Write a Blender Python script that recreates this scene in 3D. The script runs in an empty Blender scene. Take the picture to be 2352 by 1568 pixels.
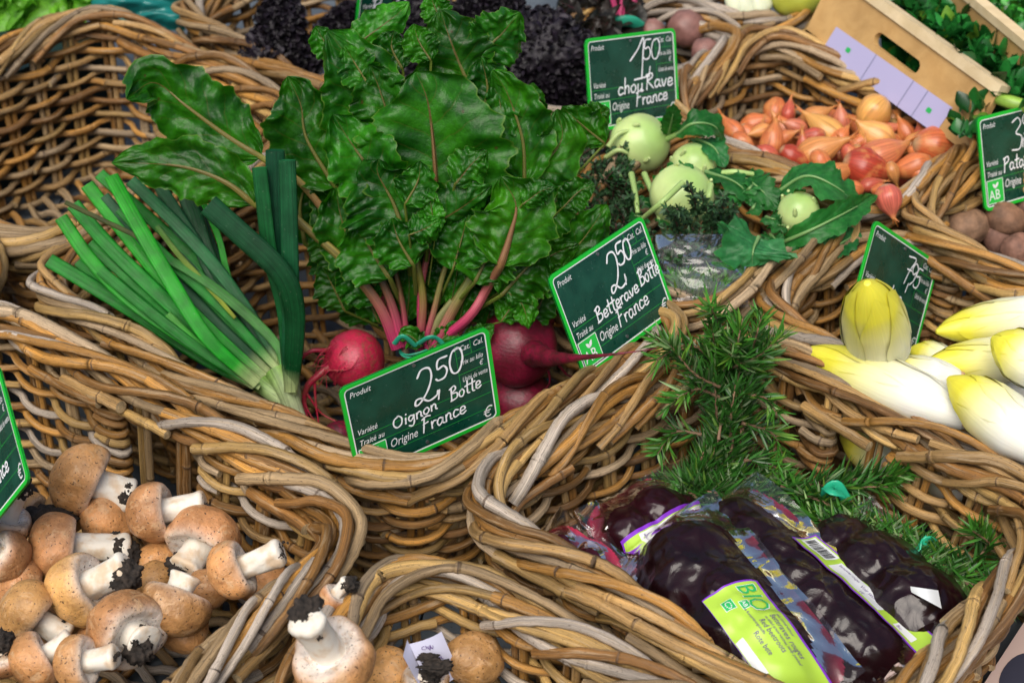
import bpy, bmesh, math, random
import numpy as np
from mathutils import Vector, Matrix, Euler, noise as mnoise

SC = bpy.context.scene
COL = SC.collection
R = math.radians
rng = random.Random(7)
nrng = np.random.default_rng(7)

# ------------------------------------------------------------------ camera
PITCH = R(37)
CAM = np.array([0.0, 0.0, 1.21])
PW, PH, PF = 2352.0, 1568.0, 3900.0          # picture units used for measuring
FWD = np.array([0, math.cos(PITCH), -math.sin(PITCH)])
RGT = np.array([1.0, 0, 0])
UPV = np.cross(RGT, FWD)
cd = bpy.data.cameras.new('camera')
cam = bpy.data.objects.new('camera', cd)
COL.objects.link(cam)
cam.location = CAM
cam.rotation_euler = (math.pi / 2 - PITCH, 0, 0)
cd.sensor_width = 36
cd.lens = PF / PW * 36
cd.clip_start = 0.05
cd.clip_end = 100
cd.dof.use_dof = True
cd.dof.focus_distance = 1.52
cd.dof.aperture_fstop = 8.0
SC.camera = cam

# ------------------------------------------------------------------ light
SUN_EL, SUN_AZ = R(58), R(200)               # azimuth clockwise from +Y
w = bpy.data.worlds.new('World')
SC.world = w
w.use_nodes = True
nt = w.node_tree
sky = nt.nodes.new('ShaderNodeTexSky')
sky.sky_type = 'NISHITA'
sky.sun_disc = False
sky.sun_elevation = SUN_EL
sky.sun_rotation = SUN_AZ
sky.air_density = 1.0
sky.dust_density = 4.0
sky.ozone_density = 1.0
nt.nodes['Background'].inputs['Strength'].default_value = 0.05
nt.links.new(sky.outputs[0], nt.nodes['Background'].inputs['Color'])
sd = bpy.data.lights.new('sun', 'SUN')
sd.energy = 1.5
sd.angle = R(50)
sd.color = (1.0, 0.95, 0.87)
so = bpy.data.objects.new('sun', sd)
COL.objects.link(so)
sdir = Vector((math.sin(SUN_AZ) * math.cos(SUN_EL), math.cos(SUN_AZ) * math.cos(SUN_EL), math.sin(SUN_EL)))
so.rotation_euler = sdir.to_track_quat('Z', 'Y').to_euler()
SC.view_settings.view_transform = 'Standard'
SC.view_settings.look = 'None'
SC.view_settings.exposure = 1.22
SC.view_settings.gamma = 1
SC.render.engine = 'CYCLES'
SC.cycles.max_bounces = 8
SC.cycles.diffuse_bounces = 2
SC.cycles.transparent_max_bounces = 24
SC.cycles.use_denoising = True
SC.cycles.sample_clamp_indirect = 4.0

# ------------------------------------------------------------------ measuring helpers
def ray(x, y):
    d = FWD * PF + RGT * (x - PW / 2) - UPV * (y - PH / 2)
    return d
def at(x, y, z):
    d = ray(x, y)
    return CAM + d * ((z - CAM[2]) / d[2])
def nrm(v):
    v = np.asarray(v, float)
    return v / (np.linalg.norm(v) + 1e-12)
class Lean:
    """an inclined sheet through base, tipped back from the vertical"""
    def __init__(s, base, lean, yaw=0.0):
        s.b = np.asarray(base, float)
        c, q = math.cos(R(lean)), math.sin(R(lean))
        s.n = np.array([math.sin(R(yaw)) * c, -math.cos(R(yaw)) * c, q])
    def __call__(s, x, y, off=0.0):
        d = ray(x, y)
        b = s.b + s.n * off
        return CAM + d * (np.dot(b - CAM, s.n) / np.dot(d, s.n))
def depth_at(p):
    return float(np.dot(np.asarray(p) - CAM, FWD))
def px2m(px, p):
    return px * depth_at(p) / PF

# ------------------------------------------------------------------ mesh building
def catmull(P, step=None, n=None):
    P = np.asarray(P, float)
    if len(P) == 2:
        k = n or max(2, int(np.linalg.norm(P[1] - P[0]) / step) + 1)
        return P[0] + (P[1] - P[0]) * np.linspace(0, 1, k)[:, None]
    Q = np.vstack([2 * P[0] - P[1], P, 2 * P[-1] - P[-2]])
    seg = np.linalg.norm(np.diff(P, axis=0), axis=1)
    out = []
    for i in range(len(P) - 1):
        k = max(2, int(round((n - 1) * seg[i] / seg.sum()))) if n else max(2, int(seg[i] / step) + 1)
        t = np.linspace(0, 1, k, endpoint=False)[:, None]
        p0, p1, p2, p3 = Q[i], Q[i + 1], Q[i + 2], Q[i + 3]
        out.append(0.5 * (2 * p1 + (p2 - p0) * t + (2 * p0 - 5 * p1 + 4 * p2 - p3) * t ** 2 + (3 * p1 - p0 - 3 * p2 + p3) * t ** 3))
    out.append(P[-1:])
    return np.vstack(out)
def resample(P, n):
    P = np.asarray(P, float)
    s = np.r_[0, np.cumsum(np.linalg.norm(np.diff(P, axis=0), axis=1))]
    t = np.linspace(0, s[-1], n)
    return np.stack([np.interp(t, s, P[:, k]) for k in range(P.shape[1])], 1)

class MB:
    """collects surfaces, then builds ONE mesh object"""
    def __init__(s):
        s.v, s.q, s.t, s.tc, s.rc, s.qm, s.tm = [], [], [], [], [], [], []
        s.n = 0
    def add(s, V, quads=None, tris=None, tc=None, rc=None, m=0):
        V = np.asarray(V, float)
        k = len(V)
        s.v.append(V)
        s.tc.append(np.zeros((k, 3)) if tc is None else np.asarray(tc, float))
        if rc is None:
            rc = np.ones((k, 4))
        rc = np.asarray(rc, float)
        if rc.ndim == 1:
            rc = np.tile(rc, (k, 1))
        s.rc.append(rc)
        if quads is not None and len(quads):
            q = np.asarray(quads, int) + s.n
            s.q.append(q); s.qm.append(np.full(len(q), m))
        if tris is not None and len(tris):
            q = np.asarray(tris, int) + s.n
            s.t.append(q); s.tm.append(np.full(len(q), m))
        s.n += k
    def grid(s, G, tc=None, rc=None, wrap=False, m=0):
        """G: (a, b, 3) grid of points; wrap joins the last column to the first"""
        a, b = G.shape[:2]
        idx = np.arange(a * b).reshape(a, b)
        if wrap:
            j = np.c_[idx, idx[:, :1]]
        else:
            j = idx
        q = np.stack([j[:-1, :-1], j[:-1, 1:], j[1:, 1:], j[1:, :-1]], -1).reshape(-1, 4)
        s.add(G.reshape(-1, 3), q, tc=None if tc is None else tc.reshape(-1, 3),
              rc=None if rc is None else (rc if np.ndim(rc) == 1 else rc.reshape(-1, 4)), m=m)
    def tube(s, P, r, sides=8, col=(1, 1, 1, 1), uoff=0.0, cap=True, capcol=None, flat=None, ref=None, m=0):
        P = np.asarray(P, float)
        n = len(P)
        T = np.gradient(P, axis=0)
        T /= np.linalg.norm(T, axis=1)[:, None] + 1e-12
        if ref is None:
            mt = np.abs(T).max(0)
            ref = np.eye(3)[int(np.argmin(mt))]
        S = np.cross(T, ref)
        ln = np.linalg.norm(S, axis=1)
        if ln.min() < 0.15:                      # parallel transport instead
            S = np.zeros_like(T)
            s0 = np.cross(T[0], np.eye(3)[int(np.argmin(np.abs(T[0])))])
            S[0] = nrm(s0)
            for i in range(1, n):
                S[i] = nrm(S[i - 1] - T[i] * np.dot(S[i - 1], T[i]))
        else:
            S /= ln[:, None]
        U = np.cross(T, S)
        th = np.arange(sides) / sides * 2 * math.pi
        c, q = np.cos(th), np.sin(th)
        r = np.broadcast_to(np.asarray(r, float), (n,))
        fx, fy = (1, 1) if flat is None else flat
        G = P[:, None, :] + r[:, None, None] * (S[:, None, :] * (c * fx)[None, :, None] + U[:, None, :] * (q * fy)[None, :, None])
        L = np.r_[0, np.cumsum(np.linalg.norm(np.diff(P, axis=0), axis=1))] + uoff
        tc = np.zeros((n, sides, 3))
        tc[:, :, 0] = L[:, None]; tc[:, :, 1] = c[None]; tc[:, :, 2] = q[None]
        col = np.asarray(col, float)
        rc = np.broadcast_to(col if col.ndim == 1 else col[:, None, :], (n, sides, 4))
        s.grid(G, tc, np.array(rc), wrap=True, m=m)
        if cap:
            cc = np.asarray(capcol if capcol is not None else (col if col.ndim == 1 else col[0]), float)
            cc2 = np.asarray(capcol if capcol is not None else (col if col.ndim == 1 else col[-1]), float)
            for i, k2, inv in ((0, cc, False), (n - 1, cc2, True)):
                V = np.vstack([G[i], P[i] + T[i] * r[i] * (0.12 if inv else -0.12)])
                ids = np.arange(sides)
                tri = np.stack([ids, np.roll(ids, -1), np.full(sides, sides)], -1)
                if not inv:
                    tri = tri[:, ::-1]
                tcc = np.zeros((sides + 1, 3)); tcc[:, 0] = L[i]; tcc[:sides, 1] = c; tcc[:sides, 2] = q
                s.add(V, tris=tri, tc=tcc, rc=k2, m=m)
    def box(s, M, x0, x1, y0, y1, z0, z1, rc=None, m=0):
        V = np.array([[x, y, z] for z in (z0, z1) for y in (y0, y1) for x in (x0, x1)], float)
        W = np.array([M(*p) for p in V]) if M else V
        s.add(W, [[0, 2, 3, 1], [4, 5, 7, 6], [0, 1, 5, 4], [2, 6, 7, 3], [0, 4, 6, 2], [1, 3, 7, 5]], tc=V, rc=rc, m=m)
    def build(s, name, mats, parent=None, smooth=True):
        V = np.vstack(s.v).astype(np.float32)
        me = bpy.data.meshes.new(name)
        me.vertices.add(len(V))
        me.vertices.foreach_set('co', V.ravel())
        Q = np.vstack(s.q) if s.q else np.zeros((0, 4), int)
        T = np.vstack(s.t) if s.t else np.zeros((0, 3), int)
        nl = Q.size + T.size
        me.loops.add(nl)
        me.loops.foreach_set('vertex_index', np.r_[Q.ravel(), T.ravel()].astype(np.int32))
        npoly = len(Q) + len(T)
        me.polygons.add(npoly)
        st = np.r_[np.arange(len(Q)) * 4, Q.size + np.arange(len(T)) * 3].astype(np.int32)
        me.polygons.foreach_set('loop_start', st)
        mi = np.concatenate([np.concatenate(s.qm) if s.qm else np.zeros(0), np.concatenate(s.tm) if s.tm else np.zeros(0)]).astype(np.int32)
        me.polygons.foreach_set('material_index', mi)
        me.polygons.foreach_set('use_smooth', np.full(npoly, smooth))
        a = me.attributes.new('tc', 'FLOAT_VECTOR', 'POINT')
        a.data.foreach_set('vector', np.vstack(s.tc).astype(np.float32).ravel())
        a = me.attributes.new('rc', 'FLOAT_COLOR', 'POINT')
        a.data.foreach_set('color', np.vstack(s.rc).astype(np.float32).ravel())
        me.update(calc_edges=True)
        me.validate()
        for m in (mats if isinstance(mats, (list, tuple)) else [mats]):
            me.materials.append(m)
        return link(name, me, parent)

def link(name, data, parent=None):
    o = bpy.data.objects.new(name, data)
    COL.objects.link(o)
    if parent is not None:
        o.parent = parent
        bpy_parent_fix.append((o, parent))
    return o
bpy_parent_fix = []                              # parts are modelled in world space: undone once at the end
def tag(o, label=None, cat=None, group=None, kind=None):
    if label: o['label'] = label
    if cat: o['category'] = cat
    if group: o['group'] = group
    if kind: o['kind'] = kind
    return o
def thing(name, loc, label, cat, group=None):
    o = bpy.data.objects.new(name, None)
    COL.objects.link(o)
    o.empty_display_size = 0.02
    o.location = Vector(tuple(map(float, loc)))
    return tag(o, label, cat, group)
def finish_parents():
    for o, p in bpy_parent_fix:
        if p.type == 'EMPTY':
            o.matrix_parent_inverse = Matrix.Translation(-p.location)

# ------------------------------------------------------------------ materials
class NT:
    def __init__(s, name):
        s.m = bpy.data.materials.new(name)
        s.m.use_nodes = True
        s.t = s.m.node_tree
        s.b = s.t.nodes['Principled BSDF']
        s.out = s.t.nodes['Material Output']
    def n(s, typ, ins=None, **props):
        nd = s.t.nodes.new('ShaderNode' + typ)
        for k, v in props.items():
            setattr(nd, k, v)
        for k, v in (ins or {}).items():
            s.put(nd.inputs[k], v)
        return nd
    def put(s, sock, v):
        if isinstance(v, bpy.types.NodeSocket):
            s.t.links.new(v, sock)
        elif isinstance(v, (tuple, list)) and len(v) == 3 and sock.type == 'RGBA':
            sock.default_value = (*v, 1)
        else:
            sock.default_value = v
    def attr(s, name):
        return s.n('Attribute', attribute_name=name)
    def math(s, op, a, b=0.0, c=None, clamp=False):
        nd = s.n('Math', operation=op, use_clamp=clamp)
        s.put(nd.inputs[0], a); s.put(nd.inputs[1], b)
        if c is not None: s.put(nd.inputs[2], c)
        return nd.outputs[0]
    def vmul(s, a, b):
        nd = s.n('VectorMath', operation='MULTIPLY')
        s.put(nd.inputs[0], a); s.put(nd.inputs[1], b)
        return nd.outputs[0]
    def noise(s, vec, scale, detail=3.0, rough=0.55, dist=0.0):
        nd = s.n('TexNoise', {'Scale': scale, 'Detail': detail, 'Roughness': rough, 'Distortion': dist})
        if vec is not None: s.put(nd.inputs['Vector'], vec)
        return nd.outputs['Fac']
    def ramp(s, f, a, b, to0=0.0, to1=1.0):
        nd = s.n('MapRange', {'From Min': a, 'From Max': b, 'To Min': to0, 'To Max': to1}, interpolation_type='SMOOTHSTEP')
        s.put(nd.inputs['Value'], f)
        return nd.outputs[0]
    def mix(s, f, a, b, blend='MIX'):
        nd = s.n('Mix', data_type='RGBA', blend_type=blend)
        s.put(nd.inputs[0], f); s.put(nd.inputs[6], a); s.put(nd.inputs[7], b)
        return nd.outputs[2]
    def bump(s, h, strength, dist=0.002):
        nd = s.n('Bump', {'Strength': strength, 'Distance': dist, 'Height': h})
        s.put(s.b.inputs['Normal'], nd.outputs[0])
        return nd.outputs[0]
    def set(s, **k):
        for a, v in k.items():
            s.put(s.b.inputs[a.replace('_', ' ')], v)
        return s
    def sep(s, v):
        return s.n('SeparateXYZ', {0: v}).outputs
def objco(N):
    return N.n('TexCoord').outputs['Object']

def simple(name, col, rough=0.5, **k):
    N = NT(name)
    N.set(Base_Color=col, Roughness=rough, **k)
    return N.m

def mat_rod():
    N = NT('rattan')
    rc = N.attr('rc'); tc = N.attr('tc').outputs['Vector']
    broad = N.noise(N.vmul(tc, (9, 0.9, 0.9)), 1.0, 3)
    fib = N.noise(N.vmul(tc, (16, 8, 8)), 1.0, 5, 0.75)
    patch = N.noise(N.vmul(tc, (22, 1.6, 1.6)), 1.0, 4, 0.6, 0.6)
    speck = N.noise(N.vmul(tc, (260, 4.2, 4.2)), 1.0, 3, 0.7)
    c = N.mix(1.0, rc.outputs['Color'], N.ramp(broad, 0.25, 0.75, 0.5, 1.25), 'MULTIPLY')
    c = N.mix(N.ramp(patch, 0.51, 0.67, 0, 0.5), c, (0.45, 0.335, 0.205))
    c = N.mix(1.0, c, N.ramp(fib, 0.3, 0.7, 0.5, 1.4), 'MULTIPLY')
    c = N.mix(N.ramp(speck, 0.6, 0.67, 0, 0.8), c, (0.05, 0.03, 0.018))
    c = N.mix(N.math('SUBTRACT', 1.0, rc.outputs['Alpha']), c, (0.07, 0.042, 0.025))
    N.set(Base_Color=c, Roughness=N.ramp(fib, 0.3, 0.7, 0.36, 0.58))
    N.b.inputs['Specular IOR Level'].default_value = 0.45
    N.bump(N.math('ADD', fib, N.math('MULTIPLY', speck, 0.4)), 0.6, 0.0016)
    return N.m

def add_translucent(N, col, fac, bumpn=None):
    tr = N.n('BsdfTranslucent', {'Color': col})
    mx = N.n('MixShader', {0: fac})
    N.t.links.new(N.b.outputs[0], mx.inputs[1])
    N.t.links.new(tr.outputs[0], mx.inputs[2])
    N.t.links.new(mx.outputs[0], N.out.inputs['Surface'])

def mat_leaf(name, dark, light, vein, rough=0.34, nveins=7.0, veinw=1.0, slope=0.2, spots=True, edge=None, mid=0.05, coat=0.0):
    """tc = (t along, s across -1..1, random)"""
    N = NT(name)
    tc = N.attr('tc').outputs['Vector']
    t, s_, rn = N.sep(tc)
    rc = N.attr('rc')
    a = N.math('ABSOLUTE', s_)
    oc = objco(N)
    big = N.noise(oc, 26, 3)
    fine = N.noise(oc, 160, 4, 0.65)
    c = N.mix(N.ramp(big, 0.3, 0.7), dark, light)
    c = N.mix(1.0, c, N.ramp(fine, 0.25, 0.75, 0.72, 1.25), 'MULTIPLY')
    c = N.mix(1.0, c, rc.outputs['Color'], 'MULTIPLY')
    # lateral veins run outward and forward from the midrib
    cc = N.math('MULTIPLY', N.math('SUBTRACT', t, N.math('MULTIPLY', N.math('POWER', a, 0.85), slope)), nveins)
    wob = N.math('MULTIPLY', N.math('SUBTRACT', N.noise(oc, 45, 2), 0.5), 0.45)
    fr = N.math('FRACT', N.math('ADD', N.math('ADD', cc, wob), N.math('MULTIPLY', N.math('SIGN', s_), 0.22)))
    dv = N.math('ABSOLUTE', N.math('SUBTRACT', fr, 0.5))
    lat = N.math('MULTIPLY', N.ramp(dv, 0.0, 0.055 * veinw, 1, 0), N.ramp(a, 0.35, 0.95, 0.75, 0.1))
    taper = N.math('MULTIPLY', N.math('SUBTRACT', 1.12, t), mid)
    midm = N.ramp(N.math('DIVIDE', a, taper), 0.55, 1.25, 1, 0)
    vm = N.math('MAXIMUM', midm, N.math('MULTIPLY', lat, 0.38))
    c = N.mix(vm, c, vein)
    if edge is not None:
        c = N.mix(N.ramp(a, 0.955, 0.99, 0, 0.7), c, edge)
    if spots:
        sp = N.n('TexVoronoi', {'Scale': 75.0, 'Vector': oc}).outputs['Distance']
        gate = N.ramp(N.noise(oc, 40, 2), 0.58, 0.66)
        c = N.mix(N.math('MULTIPLY', N.ramp(sp, 0.1, 0.2, 0.75, 0), gate), c, (0.06, 0.025, 0.01))
    h = N.math('ADD', N.math('MULTIPLY', dv, 0.5), N.math('MULTIPLY', fine, 0.35))
    h = N.math('ADD', h, N.math('MULTIPLY', N.noise(oc, 70, 3), 0.7))
    bn = N.bump(h, 0.55, 0.004)
    N.set(Base_Color=c, Roughness=rough)
    N.b.inputs['Specular IOR Level'].default_value = 0.33
    if coat: N.b.inputs['Coat Weight'].default_value = coat; N.b.inputs['Coat Roughness'].default_value = 0.3
    add_translucent(N, N.mix(1.0, c, (1.9, 2.1, 0.6), 'MULTIPLY'), 0.3)
    return N.m

def mat_vc(name, rough=0.5, nscale=60, namp=0.35, bump=0.2, bdist=0.002, sss=0.0, transl=0.0, spec=0.5, coat=0.0, stretch=(1, 1, 1), use_tc=False, bscale=None):
    """colour from the vertex colour, broken up by noise"""
    N = NT(name)
    rc = N.attr('rc').outputs['Color']
    v = N.attr('tc').outputs['Vector'] if use_tc else objco(N)
    v = N.vmul(v, stretch)
    f = N.noise(v, nscale, 4, 0.6)
    g = N.noise(v, nscale * 0.22, 2, 0.5)
    c = N.mix(1.0, rc, N.ramp(f, 0.25, 0.75, 1 - namp, 1 + namp), 'MULTIPLY')
    c = N.mix(1.0, c, N.ramp(g, 0.25, 0.75, 1 - namp * 0.6, 1 + namp * 0.6), 'MULTIPLY')
    N.set(Base_Color=c, Roughness=rough)
    N.b.inputs['Specular IOR Level'].default_value = spec
    if coat:
        N.b.inputs['Coat Weight'].default_value = coat
        N.b.inputs['Coat Roughness'].default_value = 0.12
    if sss:
        N.b.inputs['Subsurface Weight'].default_value = sss
        N.b.inputs['Subsurface Radius'].default_value = (0.01, 0.007, 0.004)
        N.b.inputs['Subsurface Scale'].default_value = 0.6
    if bump:
        N.bump(f if bscale is None else N.noise(v, bscale, 4, 0.6), bump, bdist)
    if transl:
        add_translucent(N, c, transl)
    return N.m
# ================================================================== setting
ROD = mat_rod()
def build_table():
    N = NT('grey_board')
    oc = objco(N)
    f = N.noise(N.vmul(oc, (1, 1, 1)), 18, 4)
    g = N.noise(oc, 300, 3)
    c = N.mix(N.ramp(f, 0.3, 0.7), (0.06, 0.075, 0.09), (0.10, 0.118, 0.135))
    c = N.mix(N.ramp(g, 0.66, 0.72), c, (0.03, 0.03, 0.03))
    N.set(Base_Color=c, Roughness=0.55)
    N.bump(f, 0.15, 0.002)
    t = thing('stall_table', (0.2, 1.4, 0), 'grey painted board table carrying all the wicker baskets', 'table')
    # long boards with a dark open joint between each two
    jx = at(1015, 1215, 0.0)
    u = nrm([math.cos(R(-48)), math.sin(R(-48)), 0]); v = np.array([-u[1], u[0], 0])
    v2 = nrm([0.12, 1, 0]); u2 = np.array([v2[1], -v2[0], 0])
    for k in range(-7, 8):
        a, b = k * 0.2, k * 0.2 + 0.197
        m = MB()
        m.box(lambda x, y, z: jx + u2 * x + v2 * y + np.array([0, 0, z]), a, b, -1.2, 2.2, -0.03, -0.004)
        o = m.build('board', N.m, t, smooth=False)
    m = MB()
    m.box(lambda x, y, z: jx + u2 * x + v2 * y + np.array([0, 0, z]), -1.5, 1.7, -1.2, 2.2, -0.08, -0.035)
    m.build('support_frame', simple('dark_wood', (0.03, 0.025, 0.02), 0.8), t, smooth=False)
    g = MB()
    g.grid(np.array([[[x, y, -0.8] for x in np.linspace(-30, 30, 3)] for y in np.linspace(-10, 60, 3)]))
    o = g.build('ground', simple('asphalt', (0.05, 0.05, 0.052), 0.9))
    tag(o, 'grey asphalt under the stall table', 'ground', kind='structure')
build_table()

# ================================================================== baskets
RODC = [((0.50, 0.27, 0.070), 8), ((0.47, 0.31, 0.135), 5), ((0.44, 0.33, 0.20), 4), ((0.28, 0.145, 0.045), 4), ((0.58, 0.40, 0.16), 5), ((0.46, 0.37, 0.27), 2), ((0.34, 0.18, 0.05), 4)]
RODW = [c for c, k in RODC for _ in range(k)]
def rodcol(tone=1.0, pale=0.0):
    c = np.array(rng.choice(RODW)) * np.array([1.08, 0.98, 0.82]) * rng.uniform(0.48, 1.0) * tone
    if rng.random() < pale:
        c = np.array((0.45, 0.38, 0.31)) * rng.uniform(0.85, 1.15) * tone
    return np.r_[c, 1.0]
ENDC = (0.50, 0.37, 0.2, 1)
def rod(m, P, r, col=None, sides=8, nodes=True, cap=True, step=0.006, tone=1.0, pale=0.0):
    """one cane: slight swelling and a dark ring at its nodes"""
    Q = catmull(P, step)
    L = np.r_[0, np.cumsum(np.linalg.norm(np.diff(Q, axis=0), axis=1))]
    xs = []
    if nodes:
        x = rng.uniform(0.01, 0.14)
        while x < L[-1] - 0.005:
            xs.append(x); x += rng.uniform(0.09, 0.2)
        if xs:
            LL = np.unique(np.concatenate([L] + [np.array([x - .0035, x - .0012, x - .0003, x + .0003, x + .0012, x + .0035]) for x in xs]))
            LL = LL[(LL >= 0) & (LL <= L[-1])]
            Q = np.stack([np.interp(LL, L, Q[:, k]) for k in range(3)], 1); L = LL
    n = len(Q)
    col = rodcol(tone, pale) if col is None else np.asarray(col, float)
    C = np.tile(col, (n, 1))
    rr = r * (1 + 0.10 * np.sin(L * rng.uniform(8, 16) + rng.uniform(0, 6)))
    for x in xs:
        d = np.abs(L - x)
        rr = rr * (1 + 0.11 * np.exp(-(d / 0.0028) ** 2))
        if rng.random() < 0.8: C[d < .0004, 3] = rng.uniform(0.05, 0.4)
    rr = rr * (1 + 0.035 * nrng.standard_normal(n))
    Q = Q + nrng.standard_normal(Q.shape) * r * 0.03
    m.tube(Q, rr, sides, C, uoff=rng.uniform(0, 90), cap=cap, capcol=ENDC)

def round_quad(c, rad, n_arc=14, dens=0.004):
    """closed outline of a four-cornered basket with rounded corners; returns points, arc length and corner lengths"""
    c = [np.asarray(p, float)[:2] for p in c]
    out, side = [], []
    for i in range(4):
        p0, p1, p2 = c[i - 1], c[i], c[(i + 1) % 4]
        d0, d1 = nrm(p0 - p1), nrm(p2 - p1)
        a, b = p1 + d0 * rad, p1 + d1 * rad
        for k in range(n_arc):
            t = k / n_arc
            out.append((1 - t) ** 2 * a + 2 * t * (1 - t) * p1 + t * t * b); side.append(-1)
        d = c[(i + 1) % 4]
        e = d + nrm(p1 - d) * rad
        n = 60
        for k in range(n):
            out.append(b + (e - b) * k / n); side.append(i)
    return np.array(out), np.array(side)

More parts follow.
